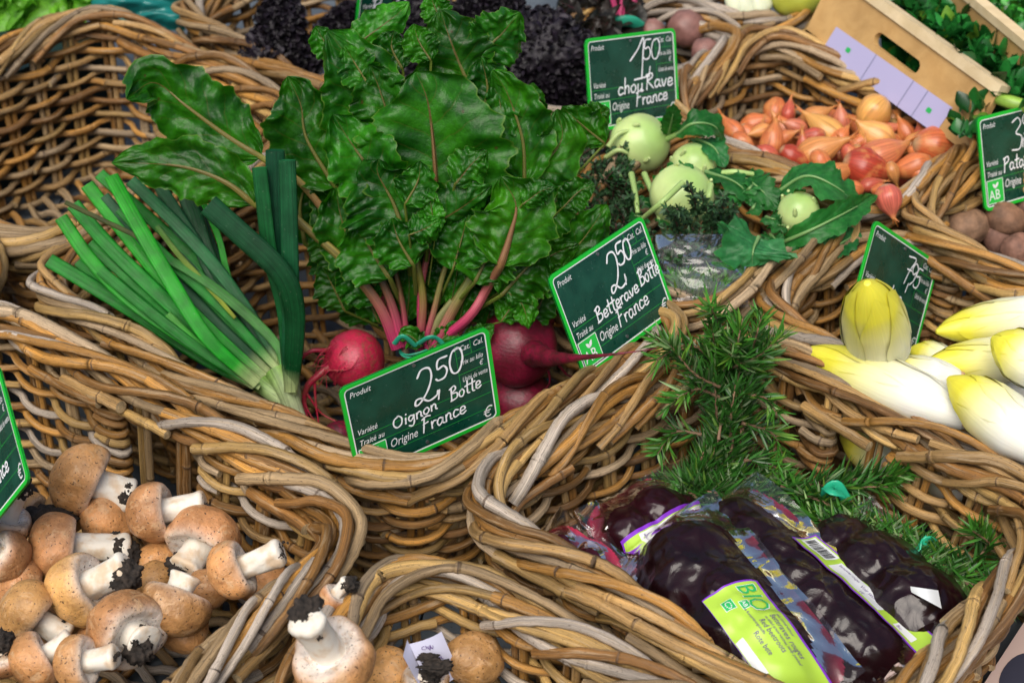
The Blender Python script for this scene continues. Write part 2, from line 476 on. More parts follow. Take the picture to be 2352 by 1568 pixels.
class Basket:
    def __init__(s, name, px, H, label, group=None, rad=0.07, shrink=0.84, world=None, zb=0.008, tone=1.0, hole=(), pale=0.0, rows_from=0, spacing=0.055, detail=1):
        s.H, s.zb = H, zb
        W = world if world is not None else [None if p is None else at(p[0], p[1], H)[:2] for p in px]
        W = [None if p is None else np.asarray(p, float) for p in W]
        for i in range(4):
            if W[i] is None:
                W[i] = W[(i + 1) % 4] + W[(i + 3) % 4] - W[(i + 2) % 4]
        s.c = W
        cen = sum(W) / 4
        s.cen = cen
        s.cb = [cen + (p - cen) * shrink for p in W]
        top, side = round_quad(W, rad)
        bot, _ = round_quad(s.cb, rad * 0.9)
        s.side = side
        L = np.r_[0, np.cumsum(np.linalg.norm(np.diff(np.vstack([top, top[:1]]), axis=0), axis=1))]
        s.per = L[-1]
        k = int(s.per / 0.004)
        s.k = k
        tt = np.linspace(0, s.per, k, endpoint=False)
        f = lambda A: np.stack([np.interp(tt, L, np.r_[A[:, j], A[0, j]]) for j in (0, 1)], 1)
        s.top, s.bot = f(top), f(bot)
        idx = np.minimum(np.searchsorted(L, tt, side='right') - 1, len(side) - 1)
        s.sd = side[idx]
        d = np.roll(s.top, -3, 0) - np.roll(s.top, 3, 0)
        d /= np.linalg.norm(d, axis=1)[:, None]
        s.nor = np.stack([d[:, 1], -d[:, 0]], 1)
        if np.mean(np.sum(s.nor * (s.top - cen), 1)) < 0: s.nor = -s.nor
        # fractions along each straight side
        s.frac = np.zeros(k)
        for i in range(4):
            a, b = W[i], W[(i + 1) % 4]
            ab = b - a
            mk = s.sd == i
            s.frac[mk] = ((s.top[mk] - a) @ ab) / (ab @ ab)
        s.M = int(round(s.per / spacing / 2)) * 2
        s.sp = s.per / s.M
        s.wav = nrng.uniform(0, 6, 4)
        s.build(name, label, group, tone, hole, pale, detail)
    def rimz(s, u):
        a = u / s.per * 2 * math.pi
        return s.H + 0.004 * np.sin(2 * a + s.wav[0]) + 0.003 * np.sin(5 * a + s.wav[1])
    def pt(s, u, o, z):
        """point at arc length u, o outward of the wall's middle line, at height z"""
        u = np.atleast_1d(np.asarray(u, float)) % s.per
        x = u / s.per * s.k
        i = np.floor(x).astype(int) % s.k; j = (i + 1) % s.k; f = (x - np.floor(x))[:, None]
        g = lambda A: A[i] * (1 - f) + A[j] * f
        h = np.clip((np.asarray(z) - s.zb) / (s.H - s.zb), 0, 1.15)
        h = np.broadcast_to(h, u.shape)[:, None]
        hh = h ** 0.85
        P = g(s.bot) * (1 - hh) + g(s.top) * hh + g(s.nor) * np.broadcast_to(o, u.shape)[:, None]
        return np.c_[P, np.broadcast_to(z, u.shape)]
    def inside(s, fx, fy, z):
        c = s.cb
        p = (c[0] * (1 - fx) + c[1] * fx) * (1 - fy) + (c[3] * (1 - fx) + c[2] * fx) * fy
        return np.array([p[0], p[1], z])
    def build(s, name, label, group, tone, hole, pale, detail):
        root = thing(name, (s.cen[0], s.cen[1], 0), label, 'basket', group)
        s.root = root
        rs, rw = 0.0040, 0.0041
        # ---- walls: paired stakes with canes woven before and behind them
        m = MB()
        for k in range(s.M):
            u0 = k * s.sp
            for du in (-0.0047, 0.0047):
                z = np.linspace(s.zb, s.H - 0.016, 9)
                j = rng.uniform(-0.002, 0.002)
                P = np.vstack([s.pt(u0 + du + j * zz, 0.0, zz) for zz in z])
                rod(m, P, rs * rng.uniform(0.85, 1.1), tone=tone * 0.85, step=0.02, sides=7)
        rowh = 0.0108
        zs = np.arange(s.zb + 0.006, s.H - 0.012, rowh)
        kk = s.k
        def in_hole(u, z):
            for sidei, f0, f1, z0, z1 in hole:
                i = int((u % s.per) / s.per * kk) % kk
                if s.sd[i] == sidei and f0 < s.frac[i] < f1 and z0 < z < z1: return True
            return False
        for r_, z in enumerate(zs):
            u = rng.uniform(0, 0.2)
            end = u + s.per
            # spans free of a hand hold
            us = np.arange(u, end, 0.004)
            hol = np.array([in_hole(a, z) for a in us])
            spans = []
            if hol.any():
                if hol[0]:
                    sh = int(np.argmin(hol)); us = np.r_[us[sh:], us[:sh] + s.per]; hol = np.r_[hol[sh:], hol[:sh]]
                st = None
                for i, hflag in enumerate(hol):
                    if not hflag and st is None: st = us[i]
                    if hflag and st is not None: spans.append((st, us[i], True)); st = None
                if st is not None: spans.append((st, us[-1], True))
            else:
                spans.append((u, end, False))
            for a, b, wrapped in spans:
                x = a
                while x < b - 0.01:
                    ln = rng.uniform(0.2, 0.55)
                    y = min(b, x + ln)
                    if b - y < 0.1: y = b
                    n = max(3, int((y - x) / 0.0075))
                    uu = np.linspace(x - 0.012, y + 0.012, n) if not wrapped else np.linspace(x, y, n)
                    amp = rs + rw - 0.0003
                    ph = math.pi * (uu / s.sp) + math.pi * r_
                    cs = np.cos(ph)
                    o = amp * np.sign(cs) * np.abs(cs) ** 0.75
                    zz = z + 0.0016 * np.sin(uu * 23 + r_ * 1.7) + 0.0008 * np.sin(uu * 71 + r_) + rng.uniform(-0.0012, 0.0012)
                    if not wrapped:
                        tail = np.exp(-((uu - uu[0]) / 0.012) ** 2) + np.exp(-((uu - uu[-1]) / 0.012) ** 2)
                        o = o + tail * (0.004 if rng.random() < 0.6 else -0.004)
                    P = s.pt(uu, o, zz)
                    if wrapped:
                        for e in (0, 1):
                            if (e == 0 and abs(x - a) < 1e-6) or (e == 1 and abs(y - b) < 1e-6):
                                q = uu[0] if e == 0 else uu[-1]
                                sg = -1 if e == 0 else 1
                                oo = o[0] if e == 0 else o[-1]
                                ex = s.pt(np.array([q + sg * 0.007, q + sg * 0.009, q - sg * 0.004, q - sg * 0.022]), np.array([oo * 0.6, -oo * 0.4, -oo - math.copysign(0.003, oo), -oo - math.copysign(0.003, oo)]), z + np.array([0, 0.001, 0.002, 0.003]))
                                P = np.vstack([ex[::-1], P]) if e == 0 else np.vstack([P, ex])
                    rod(m, P, rw * rng.uniform(0.88, 1.14), tone=tone, pale=pale, step=0.0075)
                    x = y
        m.build('woven_wall', ROD, root)
        # ---- rim: core canes and a border plaited over them
        m = MB()
        for c in range(6):
            n = int(s.per / 0.012)
            uu = np.linspace(0, s.per, n)
            # cut in pieces so colours change along the rim
            cuts = sorted([0] + [rng.randrange(6, n - 6) for _ in range(5)] + [n])
            for a, b in zip(cuts[:-1], cuts[1:]):
                if b - a < 3: continue
                q = uu[max(0, a - 1):b]
                th = q / 0.30 * 2 * math.pi + c * math.pi / 3 + 0.5 * math.sin(c * 5)
                P = s.pt(q, 0.0104 * np.cos(th) + 0.0024 * np.sin(q * 31 + c * 2), s.rimz(q) - 0.006 + 0.0086 * np.sin(th) + 0.0024 * np.cos(q * 27 + c * 3))
                rod(m, P, 0.0046 * rng.uniform(0.82, 1.2), tone=tone, pale=pale, step=0.008)
        for k in range(s.M):
            u0 = k * s.sp + rng.uniform(-0.006, 0.006)
            i = int((u0 % s.per) / s.per * kk) % kk
            longs = s.sd[i] in (0, 2)
            if longs:
                if rng.random() < 0.30: continue
                st = 1.75; lift = rng.uniform(0.6, 0.95)
            else:
                st = 1.0; lift = rng.uniform(0.95, 1.25)
            d = np.array([-0.25, 0.0, 0.45, 1.1, 1.9, 2.6, 3.1, 3.5]) * s.sp * st
            o = np.array([0.006, 0.0105, 0.0165, 0.0155, 0.0035, -0.0105, -0.0150, -0.0120]) * rng.uniform(0.92, 1.08)
            dz = np.array([-0.038, -0.022, -0.006, 0.0065, 0.0135, 0.0075, -0.006, -0.021])
            dz = np.where(dz > -0.02, dz * lift, dz)
            P = s.pt(u0 + d, o, s.rimz(u0 + d) - 0.002 + dz)
            rod(m, P, 0.0047 * rng.uniform(0.82, 1.2), tone=tone, pale=pale + (0.15 if not longs else 0), step=0.006)
        for k in range(s.M):
            if rng.random() < 0.7:
                u0 = k * s.sp + rng.uniform(-0.02, 0.02)
                i = int((u0 % s.per) / s.per * kk) % kk
                sg = rng.choice((-1, 1))
                side = rng.choice((1, 1, -1))
                d = np.array([0, 0.03, 0.06, 0.10]) * rng.uniform(0.8, 1.2)
                o = np.array([0.0185, 0.0165, 0.0135, 0.009]) * side
                z = s.rimz(u0 + d) + np.array([-0.016, -0.018, -0.022, -0.027]) + rng.uniform(-0.012, 0.003)
                P = s.pt(u0 + d, o, z)
                rod(m, P, 0.0050 * rng.uniform(0.9, 1.15), tone=tone * 1.05, step=0.008)
        m.build('plaited_rim', ROD, root)
        # ---- floor of woven canes
        m = MB()
        a = np.linalg.norm(s.cb[1] - s.cb[0]); b = np.linalg.norm(s.cb[3] - s.cb[0])
        nu = max(4, int(a / 0.05)); nv = max(8, int(b / 0.0125))
        for i in range(1, nu):
            for du in (-0.005, 0.005):
                P = [s.inside(i / nu + du / a, f, 0.006) for f in np.linspace(0.02, 0.98, 8)]
                rod(m, P, 0.0045, tone=tone * 0.8, step=0.02, sides=6)
        for j in range(1, nv):
            x0 = 0.015
            while x0 < 0.97:
                x1 = min(0.985, x0 + rng.uniform(0.3, 0.8))
                xs = np.linspace(x0, x1, max(3, int((x1 - x0) * a / 0.009)))
                P = np.array([s.inside(x, j / nv + 0.004 * math.sin(x * 40 + j), 0.0075) for x in xs])
                cs = np.cos(math.pi * (xs * nu) + math.pi * j)
                P[:, 2] += 0.0075 * np.sign(cs) * np.abs(cs) ** 0.7
                P[:, :2] += (np.array(s.cb[3] - s.cb[0]) / b)[None] * (0.003 * np.sin(math.pi * xs * nu * 1.0 + j * math.pi + 1.57))[:, None]
                rod(m, P, 0.0048 * rng.uniform(0.9, 1.15), tone=tone * 0.85, pale=pale, step=0.009)
                x0 = x1
        m.build('woven_floor', ROD, root)
G = 'wicker baskets on the stall'
BH = 0.215
B = {}
def bk(key, px, label, **k):
    B[key] = Basket('wicker_basket', px, k.pop('H', BH), label, G, **k)
bk('centre', [(45, 640), (940, 1120), (1600, 740), None], 'wicker basket in the middle holding the leeks and the leafy beetroot bunch')
bk('packs', [(1045, 1150), (1985, 1700), (2440, 1195), (1700, 752)], 'wicker basket holding the vacuum packed beetroots and the rosemary', hole=((2, 0.44, 0.66, 0.115, 0.185),))
bk('kohl', [(1190, 530), (1592, 728), (1990, 508), (1570, 290)], 'wicker basket crowded with kohlrabi, their leaves and thyme')
bk('endive', [(1722, 705), (2490, 1150), (2830, 800), (2045, 525)], 'wicker basket filled with yellow and white endives', H=0.205, hole=((0, 0.24, 0.54, 0.10, 0.18),), pale=0.15)
bk('shallot', [(1505, 250), (2008, 500), (2285, 312), (1760, 68)], 'wicker basket heaped with orange shallots')
bk('potato', [(2055, 508), (2455, 690), (2690, 490), (2322, 345)], 'wicker basket holding the brown sweet potatoes', hole=((0, 0.3, 0.62, 0.12, 0.185),))
bk('empty', [None, (55, 585), (700, 265), (235, 25)], 'empty wicker basket with its woven floor bare')
bk('kale', [(390, 18), (905, 285), (1240, 95), None], 'wicker basket of dark purple kale behind the beetroot leaves', tone=0.9)
bk('chard', [(1075, 180), (1335, 300), (1725, 92), None], 'wicker basket of dark chard and brown beetroots behind the chou rave sign', tone=0.9, pale=0.4)
bk('fennel', [(1500, -25), (1745, 82), (1990, -40), None], 'wicker basket holding the white fennel bulb', pale=0.4)
bk('mush', [None, (170, 1800), (848, 1185), (-60, 692)], 'wicker basket heaped with brown mushrooms', hole=((2, 0.36, 0.6, 0.10, 0.185),), pale=0.2)
bk('mushb', [(520, 1760), None, (1740, 1700), (955, 1262)], 'wicker basket with the paper slip and a few mushrooms', pale=0.2)
bk('edge', [(-700, 330), (-330, 800), (12, 640), None], 'wicker basket of which only a looped rim corner shows')
# ================================================================== price signs
M_GREEN = simple('bright_green_plastic', (0.008, 0.46, 0.03), 0.4)
def _panel():
    N = NT('dark_green_slate')
    oc = objco(N)
    f = N.noise(oc, 45, 4); g = N.noise(oc, 420, 2)
    c = N.mix(N.ramp(f, 0.35, 0.75), (0.002, 0.042, 0.026), (0.006, 0.068, 0.042))
    c = N.mix(N.ramp(g, 0.69, 0.75, 0, 0.35), c, (0.25, 0.35, 0.32))
    N.set(Base_Color=c, Roughness=N.ramp(f, 0.3, 0.7, 0.22, 0.4))
    return N.m
M_PANEL = _panel()
M_WHITE = simple('white_print', (0.78, 0.80, 0.80), 0.45)
M_CHALK = simple('white_marker', (0.82, 0.84, 0.86), 0.6)
M_LINE = simple('thin_green_line', (0.02, 0.33, 0.05), 0.45)
M_LOGO = simple('logo_green', (0.02, 0.50, 0.06), 0.4)
M_METAL = simple('rivet_metal', (0.2, 0.22, 0.22), 0.4, Metallic=0.8)
M_PEN = simple('blue_pen', (0.05, 0.16, 0.42), 0.5)

def rr_outline(x0, x1, y0, y1, r, n=6):
    P = []
    for cx, cy, a in ((x1 - r, y1 - r, 0), (x0 + r, y1 - r, 90), (x0 + r, y0 + r, 180), (x1 - r, y0 + r, 270)):
        for k in range(n + 1):
            t = R(a + 90 * k / n)
            P.append((cx + r * math.cos(t), cy + r * math.sin(t)))
    return np.array(P)
def plate(m, O, z0, z1, M, rc=None, mi=0):
    """solid plate with outline O between z0 and z1 (fan-filled from its middle)"""
    n = len(O)
    c = O.mean(0)
    f = lambda z: np.array([M(p[0], p[1], z) for p in O])
    ids = np.arange(n)
    A = np.vstack([f(z1), [M(c[0], c[1], z1)]])
    m.add(A, tris=np.stack([ids, np.roll(ids, -1), np.full(n, n)], -1), m=mi, rc=rc)
    A = np.vstack([f(z0), [M(c[0], c[1], z0)]])
    m.add(A, tris=np.stack([np.roll(ids, -1), ids, np.full(n, n)], -1), m=mi, rc=rc)
    A = np.vstack([f(z0), f(z1)])
    m.add(A, quads=np.stack([ids, np.roll(ids, -1), np.roll(ids, -1) + n, ids + n], -1), m=mi, rc=rc)
def ring(m, O0, O1, z0, z1, M, rc=None):
    n = len(O0); ids = np.arange(n); nx = np.roll(ids, -1)
    V = np.vstack([[M(p[0], p[1], z) for p in O] for O, z in ((O0, z0), (O0, z1), (O1, z1), (O1, z0))])
    m.add(V, quads=np.vstack([np.stack([ids + a * n, nx + a * n, nx + ((a + 1) % 4) * n, ids + ((a + 1) % 4) * n], -1) for a in range(4)]), rc=rc)
def text_mesh(s, size, shear=0.0, align='LEFT', squeeze=1.0, res=2):
    c = bpy.data.curves.new('print', 'FONT')
    c.body = s; c.size = size; c.shear = shear; c.align_x = align; c.resolution_u = res
    c.fill_mode = 'FRONT'
    o = bpy.data.objects.new('print', c)
    COL.objects.link(o)
    dg = bpy.context.evaluated_depsgraph_get()
    me = bpy.data.meshes.new_from_object(o.evaluated_get(dg))
    V = np.array([v.co[:] for v in me.vertices]) if len(me.vertices) else np.zeros((0, 3))
    F = [list(p.vertices) for p in me.polygons]
    bpy.data.objects.remove(o); bpy.data.curves.remove(c); bpy.data.meshes.remove(me)
    if len(V): V[:, 0] *= squeeze
    return V, F
def put_text(m, s, x, y, size, z, M, shear=0.28, align='LEFT', rot=0.0, squeeze=0.8, mi=0):
    V, F = text_mesh(s, size, shear, align, squeeze)
    if not len(V): return
    c, q = math.cos(R(rot)), math.sin(R(rot))
    W = np.array([M(x + p[0] * c - p[1] * q, y + p[0] * q + p[1] * c, z) for p in V])
    tris = []
    for f in F:
        for i in range(1, len(f) - 1): tris.append([f[0], f[i], f[i + 1]])
    m.add(W, tris=tris, m=mi)
# hand lettering: each glyph is strokes in a box of x-height 0.5 and cap height 1, with its advance
HG = {
 '0': ([[(.5, .95), (.2, .9), (.06, .5), (.2, .08), (.5, .05), (.7, .45), (.62, .85), (.42, .98), (.3, .9)]], .82),
 '1': ([[(.02, .5), (.3, .75), (.5, 1), (.5, .55), (.48, .04)], [(.2, .02), (.78, .06)]], .85),
 '2': ([[(.10, .82), (.22, 1), (.45, .97), (.52, .7), (.40, .35), (.16, .08), (.02, .06), (.04, .2), (.2, .2), (.42, .04), (.66, .10), (.70, .22)]], .72),
 '3': ([[(.1, .9), (.4, 1), (.55, .8), (.3, .55), (.6, .4), (.5, .05), (.1, .05)]], .7),
 '5': ([[(.62, .98), (.2, .95), (.16, .55), (.45, .6), (.62, .35), (.5, .06), (.2, .02), (.08, .12)]], .72),
 '7': ([[(.05, .95), (.62, .98), (.4, .5), (.28, 0)], [(.2, .5), (.55, .52)]], .7),
 '9': ([[(.6, .85), (.3, 1), (.1, .75), (.3, .5), (.58, .7), (.6, .9), (.52, .3), (.25, 0)]], .72),
 ',': ([[(.2, .14), (.16, -.18)]], .35),
 'O': ([[(.45, .92), (.12, .75), (.06, .35), (.3, .06), (.62, .2), (.68, .65), (.45, .93), (.35, .9)]], .82),
 'B': ([[(.2, .95), (.16, .05)], [(.06, .88), (.45, 1), (.55, .75), (.2, .55), (.62, .45), (.6, .12), (.1, .04)]], .74),
 'F': ([[(.25, .98), (.2, .5), (.14, 0)], [(.08, .86), (.4, .98), (.68, .92)], [(.16, .52), (.5, .58)]], .66),
 'D': ([[(.15, .95), (.12, .05)], [(.02, .9), (.5, .85), (.65, .45), (.45, .08), (.05, .03)]], .76),
 'P': ([[(.2, .95), (.14, 0)], [(.05, .88), (.5, .98), (.6, .7), (.2, .5)]], .68),
 'R': ([[(.18, .95), (.12, 0)], [(.04, .9), (.5, .98), (.56, .72), (.2, .52), (.4, .3), (.68, .02)]], .74),
 'a': ([[(.46, .44), (.2, .5), (.06, .25), (.2, .03), (.42, .2), (.47, .46), (.46, .12), (.6, .05)]], .62),
 'c': ([[(.44, .42), (.22, .5), (.08, .25), (.2, .03), (.48, .1)]], .5),
 'd': ([[(.44, .4), (.2, .48), (.06, .22), (.25, .02), (.45, .25)], [(.5, 1), (.46, .3), (.58, .04)]], .62),
 'e': ([[(.08, .24), (.44, .3), (.36, .5), (.14, .45), (.1, .12), (.28, .02), (.5, .12)]], .52),
 'g': ([[(.44, .42), (.2, .5), (.07, .27), (.22, .08), (.44, .28)], [(.47, .48), (.46, -.1), (.3, -.34), (.08, -.22)]], .58),
 'h': ([[(.12, 1), (.1, .02)], [(.1, .3), (.28, .5), (.42, .38), (.42, .03)]], .54),
 'i': ([[(.14, .48), (.12, .03)], [(.17, .74), (.18, .78)]], .28),
 'n': ([[(.1, .48), (.1, .03)], [(.1, .3), (.26, .5), (.42, .4), (.42, .1), (.52, .03)]], .56),
 'o': ([[(.28, .5), (.08, .35), (.12, .08), (.34, .03), (.48, .28), (.34, .5), (.22, .46)]], .56),
 'r': ([[(.1, .48), (.12, .03)], [(.11, .3), (.26, .48), (.42, .46)]], .44),
 't': ([[(.24, .92), (.2, .12), (.36, .03)], [(.02, .6), (.44, .64)]], .42),
 'u': ([[(.1, .48), (.1, .12), (.24, .03), (.4, .2)], [(.43, .48), (.43, .1), (.54, .04)]], .58),
 'v': ([[(.04, .48), (.2, .04), (.42, .48)]], .48),
 ' ': ([], .45),
}
def ribbon(m, P, wd, z, M, mi=0):
    P = catmull(np.asarray(P, float), n=max(8, len(P) * 6)) if len(P) > 1 else np.asarray(P, float)
    T = np.gradient(P, axis=0); T /= np.linalg.norm(T, axis=1)[:, None] + 1e-9
    Nn = np.c_[-T[:, 1], T[:, 0]]
    ww = wd * (1 + 0.12 * np.sin(np.arange(len(P)) * 0.7))
    A, Bq = P + Nn * ww[:, None] / 2, P - Nn * ww[:, None] / 2
    # rounded ends
    G2 = np.stack([np.array([M(p[0], p[1], z) for p in A]), np.array([M(p[0], p[1], z) for p in Bq])], 1)
    m.grid(G2, m=mi)
    for c, t in ((P[0], -T[0]), (P[-1], T[-1])):
        a0 = math.atan2(t[1], t[0])
        V = [M(c[0], c[1], z)] + [M(c[0] + wd / 2 * math.cos(a0 + R(a)), c[1] + wd / 2 * math.sin(a0 + R(a)), z) for a in range(-90, 91, 30)]
        m.add(np.array(V), tris=[[0, i, i + 1] for i in range(1, 7)], m=mi)
def hand(m, s, x, y, size, wd, z, M, rot=0.0, squeeze=0.9, slant=0.12, mi=0):
    c, q = math.cos(R(rot)), math.sin(R(rot))
    k = 0
    for ch in s:
        st, adv = HG[ch]
        for S in st:
            P = [((px * squeeze + slant * py) * size + x, py * size + y + 0.02 * size * math.sin(k)) for px, py in S]
            P = [(x + (a - x) * c - (b - y) * q, y + (a - x) * q + (b - y) * c) for a, b in P]
            ribbon(m, P, wd, z + 0.00004 * (k % 3), M, mi)
            k += 1
        x += adv * squeeze * size * c; y += adv * squeeze * size * q

def solve_sign(TL, TR, BL, z, Wd, Hd, face=None, BR=None):
    """the pose of a Wd x Hd rectangle whose corners fall on three sight lines, its first corner at height z"""
    p0 = at(*TL, z) if z > 0 else None
    d = nrm(ray(*TR))
    v = p0 - CAM
    b = np.dot(v, d); disc = b * b - (v @ v - Wd * Wd)
    best = None
    sols = [b + sg * math.sqrt(max(0, disc)) for sg in (-1, 1)]
    for t in sols:
        ex = nrm(CAM + d * t - p0)
        a = nrm(np.cross(ex, FWD)); c2 = np.cross(ex, a)
        for k in range(720):
            th = k / 720 * 2 * math.pi
            dn = a * math.cos(th) + c2 * math.sin(th)
            nn = np.cross(ex, -dn)
            if nn @ (CAM - p0) <= 0: continue
            q = p0 + dn * Hd - CAM
            D = q @ FWD
            e = math.hypot(PW / 2 + PF * (q @ RGT) / D - BL[0], PH / 2 - PF * (q @ UPV) / D - BL[1])
            if face is not None: e += 60 * (1 - nn @ nrm(face))
            if best is None or e < best[0]: best = (e, ex, -dn, nn)
    return (p0,) + best
WD, HD = 0.148, 0.105
def sign(TL, TR, BL, z, label, hands, logo='ab', face=None, euro=True, pin=False):
    p0, err, ex, ey, nn = solve_sign(TL, TR, BL, z, WD, HD, face)
    print('sign', label[:30], 'err', round(err, 1), 'n', np.round(nn, 2), 'up', np.round(ey, 2))
    o = p0 - ey * HD                                  # lower left corner
    M = lambda x, y, zz: o + ex * x + ey * y + nn * zz
    base = o + ex * WD / 2
    t = thing('price_sign', base, label, 'price sign', 'green price signs')
    m = MB(); plate(m, rr_outline(0, WD, 0, HD, 0.0075), -0.0016, 0.0, M); m.build('board', M_PANEL, t, smooth=False)
    m = MB(); ring(m, rr_outline(0, WD, 0, HD, 0.0075), rr_outline(0.0036, WD - 0.0036, 0.0036, HD - 0.0036, 0.005), -0.0018, 0.0006, M)
    m.build('green_border', M_GREEN, t, smooth=False)
    m = MB(); ring(m, rr_outline(0.0037, WD - 0.0037, 0.0037, HD - 0.0037, 0.0049), rr_outline(0.0048, WD - 0.0048, 0.0048, HD - 0.0048, 0.0040), 0.0001, 0.0004, M)
    m.build('white_line', M_WHITE, t, smooth=False)
    m = MB()
    def ln(x0, y0, x1, y1, wd=0.0005):
        ribbon(m, [(x0, y0), (x1, y1)], wd, 0.0003, M)
    for y in (0.046, 0.0335, 0.017): ln(0.006, y, WD - 0.006, y)
    ln(0.113, 0.099, 0.113, 0.046); ln(0.1285, 0.099, 0.1285, 0.0845)
    ln(0.113, 0.0845, 0.142, 0.0845); ln(0.113, 0.066, 0.142, 0.066)
    m.build('ruled_lines', M_LINE, t, smooth=False)
    words = [('Produit', 0.008, 0.0905, 0.0085, 0.8), ('Variété', 0.008, 0.0485, 0.0085, 0.8), ('Traité au', 0.008, 0.0365, 0.0085, 0.8),
             ('Origine', 0.036, 0.0205, 0.0135, 0.68), ('Cat.', 0.1165, 0.0905, 0.0085, 0.8), ('Cal.', 0.1305, 0.0905, 0.0085, 0.8),
             ('Prix au kilo', 0.1155, 0.0755, 0.0078, 0.66), ('€', 0.134, 0.0675, 0.0078, 0.8), ('Unité de vente', 0.1155, 0.057, 0.0078, 0.55), ('€', 0.1295, 0.0075, 0.0165, 0.9)]
    for s_, x, y, sz, sq in words:
        m = MB(); put_text(m, s_, x, y, sz, 0.0004, M, squeeze=sq)
        m.build('printed_word', M_WHITE, t, smooth=False)
    # organic mark
    m = MB(); plate(m, rr_outline(0.0062, 0.0335, 0.0062, 0.0330, 0.0008, 2), 0.0002, 0.0004, M)
    lg = m.build('logo_square', M_LOGO, t, smooth=False)
    m = MB()
    ring(m, rr_outline(0.0062, 0.0335, 0.0062, 0.0330, 0.0008, 2), rr_outline(0.0069, 0.0328, 0.0069, 0.0323, 0.0004, 2), 0.0002, 0.00055, M)
    put_text(m, 'AB', 0.0085, 0.0105, 0.016, 0.0006, M, shear=0, squeeze=0.95)
    for cx, cy, a, ln_ in ((0.0185, 0.0255, 130, 0.0075), (0.0225, 0.0262, 50, 0.0085)):
        O = np.array([(cx + math.cos(R(a)) * (ln_ * (u - .5)) - math.sin(R(a)) * v, cy + math.sin(R(a)) * (ln_ * (u - .5)) + math.cos(R(a)) * v)
                      for u, v in [(0, 0), (.25, .0014), (.55, .0018), (.85, .001), (1, 0), (.85, -.001), (.55, -.0018), (.25, -.0014)]])
        n = len(O); c = O.mean(0)
        m.add(np.array([M(p[0], p[1], 0.0006) for p in O] + [M(c[0], c[1], 0.0006)]), tris=[[i, (i + 1) % n, n] for i in range(n)])
    m.build('logo_letters', M_WHITE, lg, smooth=False)
    for a in hands:
        m = MB()
        hand(m, a[0], a[1], a[2], a[3], a[4], 0.0007, M, rot=a[5] if len(a) > 5 else 0, squeeze=a[6] if len(a) > 6 else 0.9)
        m.build('handwritten_word', M_CHALK, t, smooth=False)
    for y in (0.097, 0.0095):
        m = MB()
        plate(m, np.array([(0.072 + 0.0018 * math.cos(a), y + 0.0018 * math.sin(a)) for a in np.linspace(0, 6.283, 10)[:-1]]), 0, 0.0009, M)
        m.build('rivet', M_METAL, t, smooth=False)
    if pin:
        m = MB()
        m.tube(catmull([M(WD / 2, 0.02, -0.003), M(WD / 2, -0.03, -0.003), M(WD / 2, -0.10, -0.004)], 0.02), 0.0012, 6)
        m.build('pin', M_METAL, t)
    return M
Hn = 0.0019
sg1 = sign((777, 894), (1120, 748), (820, 1106), 0.300, 'green price sign reading 2,50 Oignon Botte Origine France', [
    ('2', 0.066, 0.052, 0.037, Hn), (',', 0.086, 0.056, 0.03, Hn * 0.8), ('5', 0.0885, 0.070, 0.023, Hn), ('0', 0.103, 0.070, 0.027, Hn, 0, 0.75),
    ('Oignon', 0.042, 0.0385, 0.0135, 0.0015, 3, 1.0), ('Botte', 0.100, 0.0415, 0.0155, 0.0015, 4, 0.8), ('France', 0.068, 0.0215, 0.0165, 0.0015, 2, 0.85)], face=(.5, -.86, .06))
sg2 = sign((1257, 638), (1474, 494), (1343, 873), 0.308, 'green price sign reading 2,50 Betterave Botte Origine France', [
    ('2', 0.072, 0.053, 0.038, Hn), (',', 0.091, 0.060, 0.03, Hn * 0.8), ('5', 0.0925, 0.074, 0.0215, Hn), ('0', 0.1045, 0.074, 0.021, Hn, 0, 0.75),
    ('Betterave', 0.040, 0.0375, 0.0150, 0.0016, 3, 0.98), ('Botte', 0.112, 0.0430, 0.0165, 0.0016, 3, 0.75), ('France', 0.066, 0.0215, 0.017, 0.0015, 3, 0.9)], face=(.7, -.54, .47))
sg3 = sign((1343, 90), (1550, 64), (1357, 287), 0.338, 'green price sign reading 1,50 Chou Rave Origine France', [
    ('1', 0.066, 0.050, 0.048, Hn), (',', 0.096, 0.060, 0.03, Hn * .8), ('5', 0.090, 0.073, 0.023, Hn * .8), ('0', 0.103, 0.072, 0.024, Hn * .8),
    ('chou', 0.046, 0.0365, 0.018, 0.0018, 2, 1.1), ('Rave', 0.092, 0.0385, 0.018, 0.0018, 1, 1.1), ('France', 0.074, 0.0215, 0.0165, 0.0017, 2, 1.0)], face=(.6, -.71, .36))
sg4 = sign((2010, 504), (2156, 604), (1952, 720), 0.285, 'green price sign reading 7,95 endive standing behind the upright endive', [
    ('7', 0.079, 0.064, 0.03, Hn * .8), (',', 0.09, 0.062, 0.03, Hn * .8), ('9', 0.093, 0.066, 0.024, Hn * .8), ('5', 0.104, 0.066, 0.022, Hn * .8),
    ('endive', 0.040, 0.0375, 0.017, 0.0018, 3, 1.0), ('France', 0.070, 0.0215, 0.0155, 0.0017, 2, 0.9)], face=(-0.2, -0.9, 0.4))
sg5 = sign((2243, 271), (2440, 222), (2264, 447), 0.285, 'green price sign reading 3,95 Patate Douce above the sweet potatoes', [
    ('3', 0.050, 0.058, 0.036, Hn * .8), (',', 0.068, 0.066, 0.03, Hn * .8), ('9', 0.071, 0.074, 0.022, Hn * .8), ('5', 0.083, 0.074, 0.022, Hn * .8),
    ('Patate Douce', 0.035, 0.0375, 0.0165, 0.0017, 2, 0.95), ('France', 0.068, 0.0215, 0.0165, 0.0017, 2, 0.9)])
